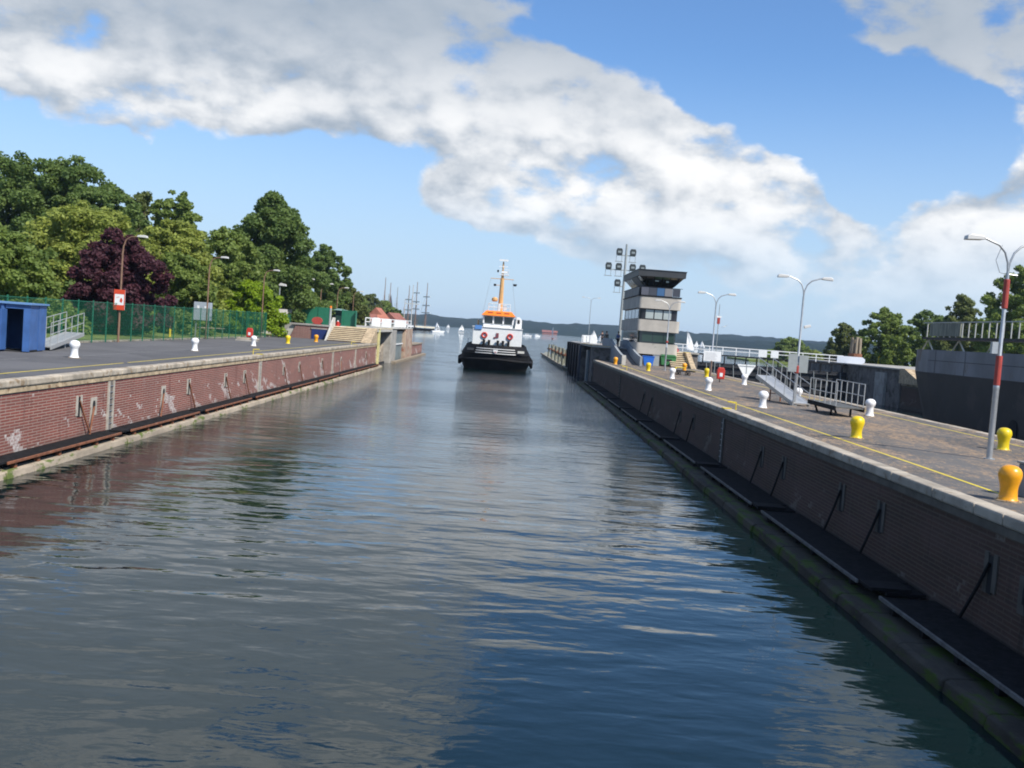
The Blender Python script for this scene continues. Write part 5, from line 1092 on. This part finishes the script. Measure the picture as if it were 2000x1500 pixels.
sailboat('large white sail of a boat beyond the walkway railing', 88.5, 505, 11.5, R(8), False)
sailboat('white sail left of the tower beyond the platform', 57, 700, 9.5, R(10))
sailboat('white sail just right of the other one behind the two people', 63, 700, 7.6, R(170))
sailboat('small distant sailing boat beyond the railing near the notice board', 172, 900, 8.0, R(160))
sailboat('tiny white sail close to the far shore left of the tug', -80, 1250, 6, R(10))
sailboat('small sailing boat with bare mast left of the tug', -71, 950, 7, R(170))
sailboat('sailing boat under a white sail just left of the tug', -40, 790, 6.5, R(20))
sailboat('reddish hulled boat with tall bare mast right of the tug', 33, 800, 10, R(90), False, M_sail, M_roofo)
k_ = dup(bpy.data.objects['sailing_boat.003'], (185, 1000, WZ), R(30), 'farthest small sail right of the notice board')
for i, (x_, y_, l) in enumerate(((14, 900, 'white motor boat far out right of the tug mast'), (-46, 620, 'white motor boat beside the sails left of the tug'), (24, 960, 'pale motor boat before the red waterside building'))):
    k_ = thing('motor_boat', l, 'motor boat', (x_, y_, WZ), R(10 + 20 * i), 'motor boats on the fjord'); MB().prism([(-4, .1), (3.6, .1), (4.6, 1.3), (-4, 1.1)], -1.3, 1.3, 'y').build('hull', M_white, k_); MB().prism([(-1.8, 1.31), (1.4, 1.31), (.8, 2.5), (-1.6, 2.5)], -.9, .9, 'y').build('cabin', M_white, k_); MB().box(-1.2, .8, -.93, -.905, 1.7, 2.2).build('window', M_glass, k_)
k_ = thing('boathouse', 'long red roofed waterside building on the far shore', 'building', (72, 1900, .5)); MB().box(-14, 14, -5, 5, 0, 4).build('wall', M_roofo, k_); MB().prism([(-6, 4.01), (6, 4.01), (0, 8)], -15, 15, 'x').build('roof', M_roof, k_)
k_ = thing('bird', 'pale gull gliding in front of the far hills', 'bird', (37, 175, 8.9)); b = MB(); b.tube([(-.25, 0, 0), (0, 0, .02), (.28, 0, .05)], [.02, .07, .02], 6); b.build('body', M_white, k_); b = MB(); b.add([(-.05, 0, .03), (.1, 0, .03), (.55, -.1, .35), (.4, -.1, .35), (-.05, 0, .01), (.1, 0, .01), (-.45, .1, -.2), (-.6, .1, -.2)], [(0, 1, 2, 3), (4, 5, 6, 7)]); b.build('wings', M_sail, k_)

# ------------------------------------------------------------------ far hills
def ridge(name, pts, depth, seed, m, amp=5, nx=420, base=0.0):
    """pts: (x, y, height) crest line; a wooded ridge with lumpy crowns"""
    from mathutils import noise as N
    xs = [p[0] for p in pts]; X = np.linspace(xs[0], xs[-1], nx); Yc = np.interp(X, xs, [p[1] for p in pts]); Hc = np.interp(X, xs, [p[2] for p in pts])
    rows = 9; vs = []
    for j in range(rows):
        u = j / (rows - 1); pf = math.sin(u * math.pi / 2) ** .7
        for i in range(nx):
            lump = (N.noise(Vector((X[i] * .035, j * 1.7, seed))) + .6 * N.noise(Vector((X[i] * .11, j * 3.1, seed + 5)))) * amp
            vs.append((X[i], Yc[i] - depth * (1 - u), base + Hc[i] * pf + lump * (pf if j else 0)))
    b = MB(); b.add(vs, [(j * nx + i, j * nx + i + 1, (j + 1) * nx + i + 1, (j + 1) * nx + i) for j in range(rows - 1) for i in range(nx - 1)])
    o = b.build(name, m); return struct(o)
LH = leaf_mat('far_wood', (.008, .024, .016), (.018, .042, .022), .01)
ridge('hills', [(-1400, 2700, 26), (-700, 2700, 24), (-500, 2700, 22), (-330, 2650, 24), (-215, 2650, 26), (-150, 2600, 23), (-60, 2600, 26), (50, 2550, 30), (90, 2500, 27), (230, 2500, 33), (330, 2500, 30), (500, 2500, 30), (640, 2450, 32), (800, 2400, 30), (2500, 2400, 34)], 330, 1.3, LH, 4)
ridge('hills', [(250, 1650, 6), (420, 1680, 16), (520, 1650, 20), (580, 1600, 27), (650, 1600, 28), (720, 1600, 21), (830, 1600, 18), (1300, 1600, 20)], 200, 6.1, LH, 3, 300)
ridge('shore_wood', [(-1500, 1850, 24), (-400, 1850, 22), (-230, 1800, 20), (-200, 1780, 17), (-170, 1760, 13), (-160, 1750, 2)], 150, 3.3, LH, 3, 300)

# ------------------------------------------------------------------ haze
hz = MB().box(-3500, 5000, -58, 3200, -5, 45).build('haze', mat('haze_box', (.5, .5, .5)))
hm = bpy.data.materials.new('haze_air'); hm.use_nodes = True; hm.node_tree.nodes.clear(); k = NT(hm.node_tree)
pv = k.n('ShaderNodeVolumePrincipled'); pv.inputs['Color'].default_value = (.62, .78, 1.0, 1); pv.inputs['Density'].default_value = .00010; pv.inputs['Anisotropy'].default_value = .2
mo = k.n('ShaderNodeOutputMaterial'); hm.node_tree.links.new(pv.outputs[0], mo.inputs[1])
hz.data.materials.clear(); hz.data.materials.append(hm); hz['kind'] = 'stuff'
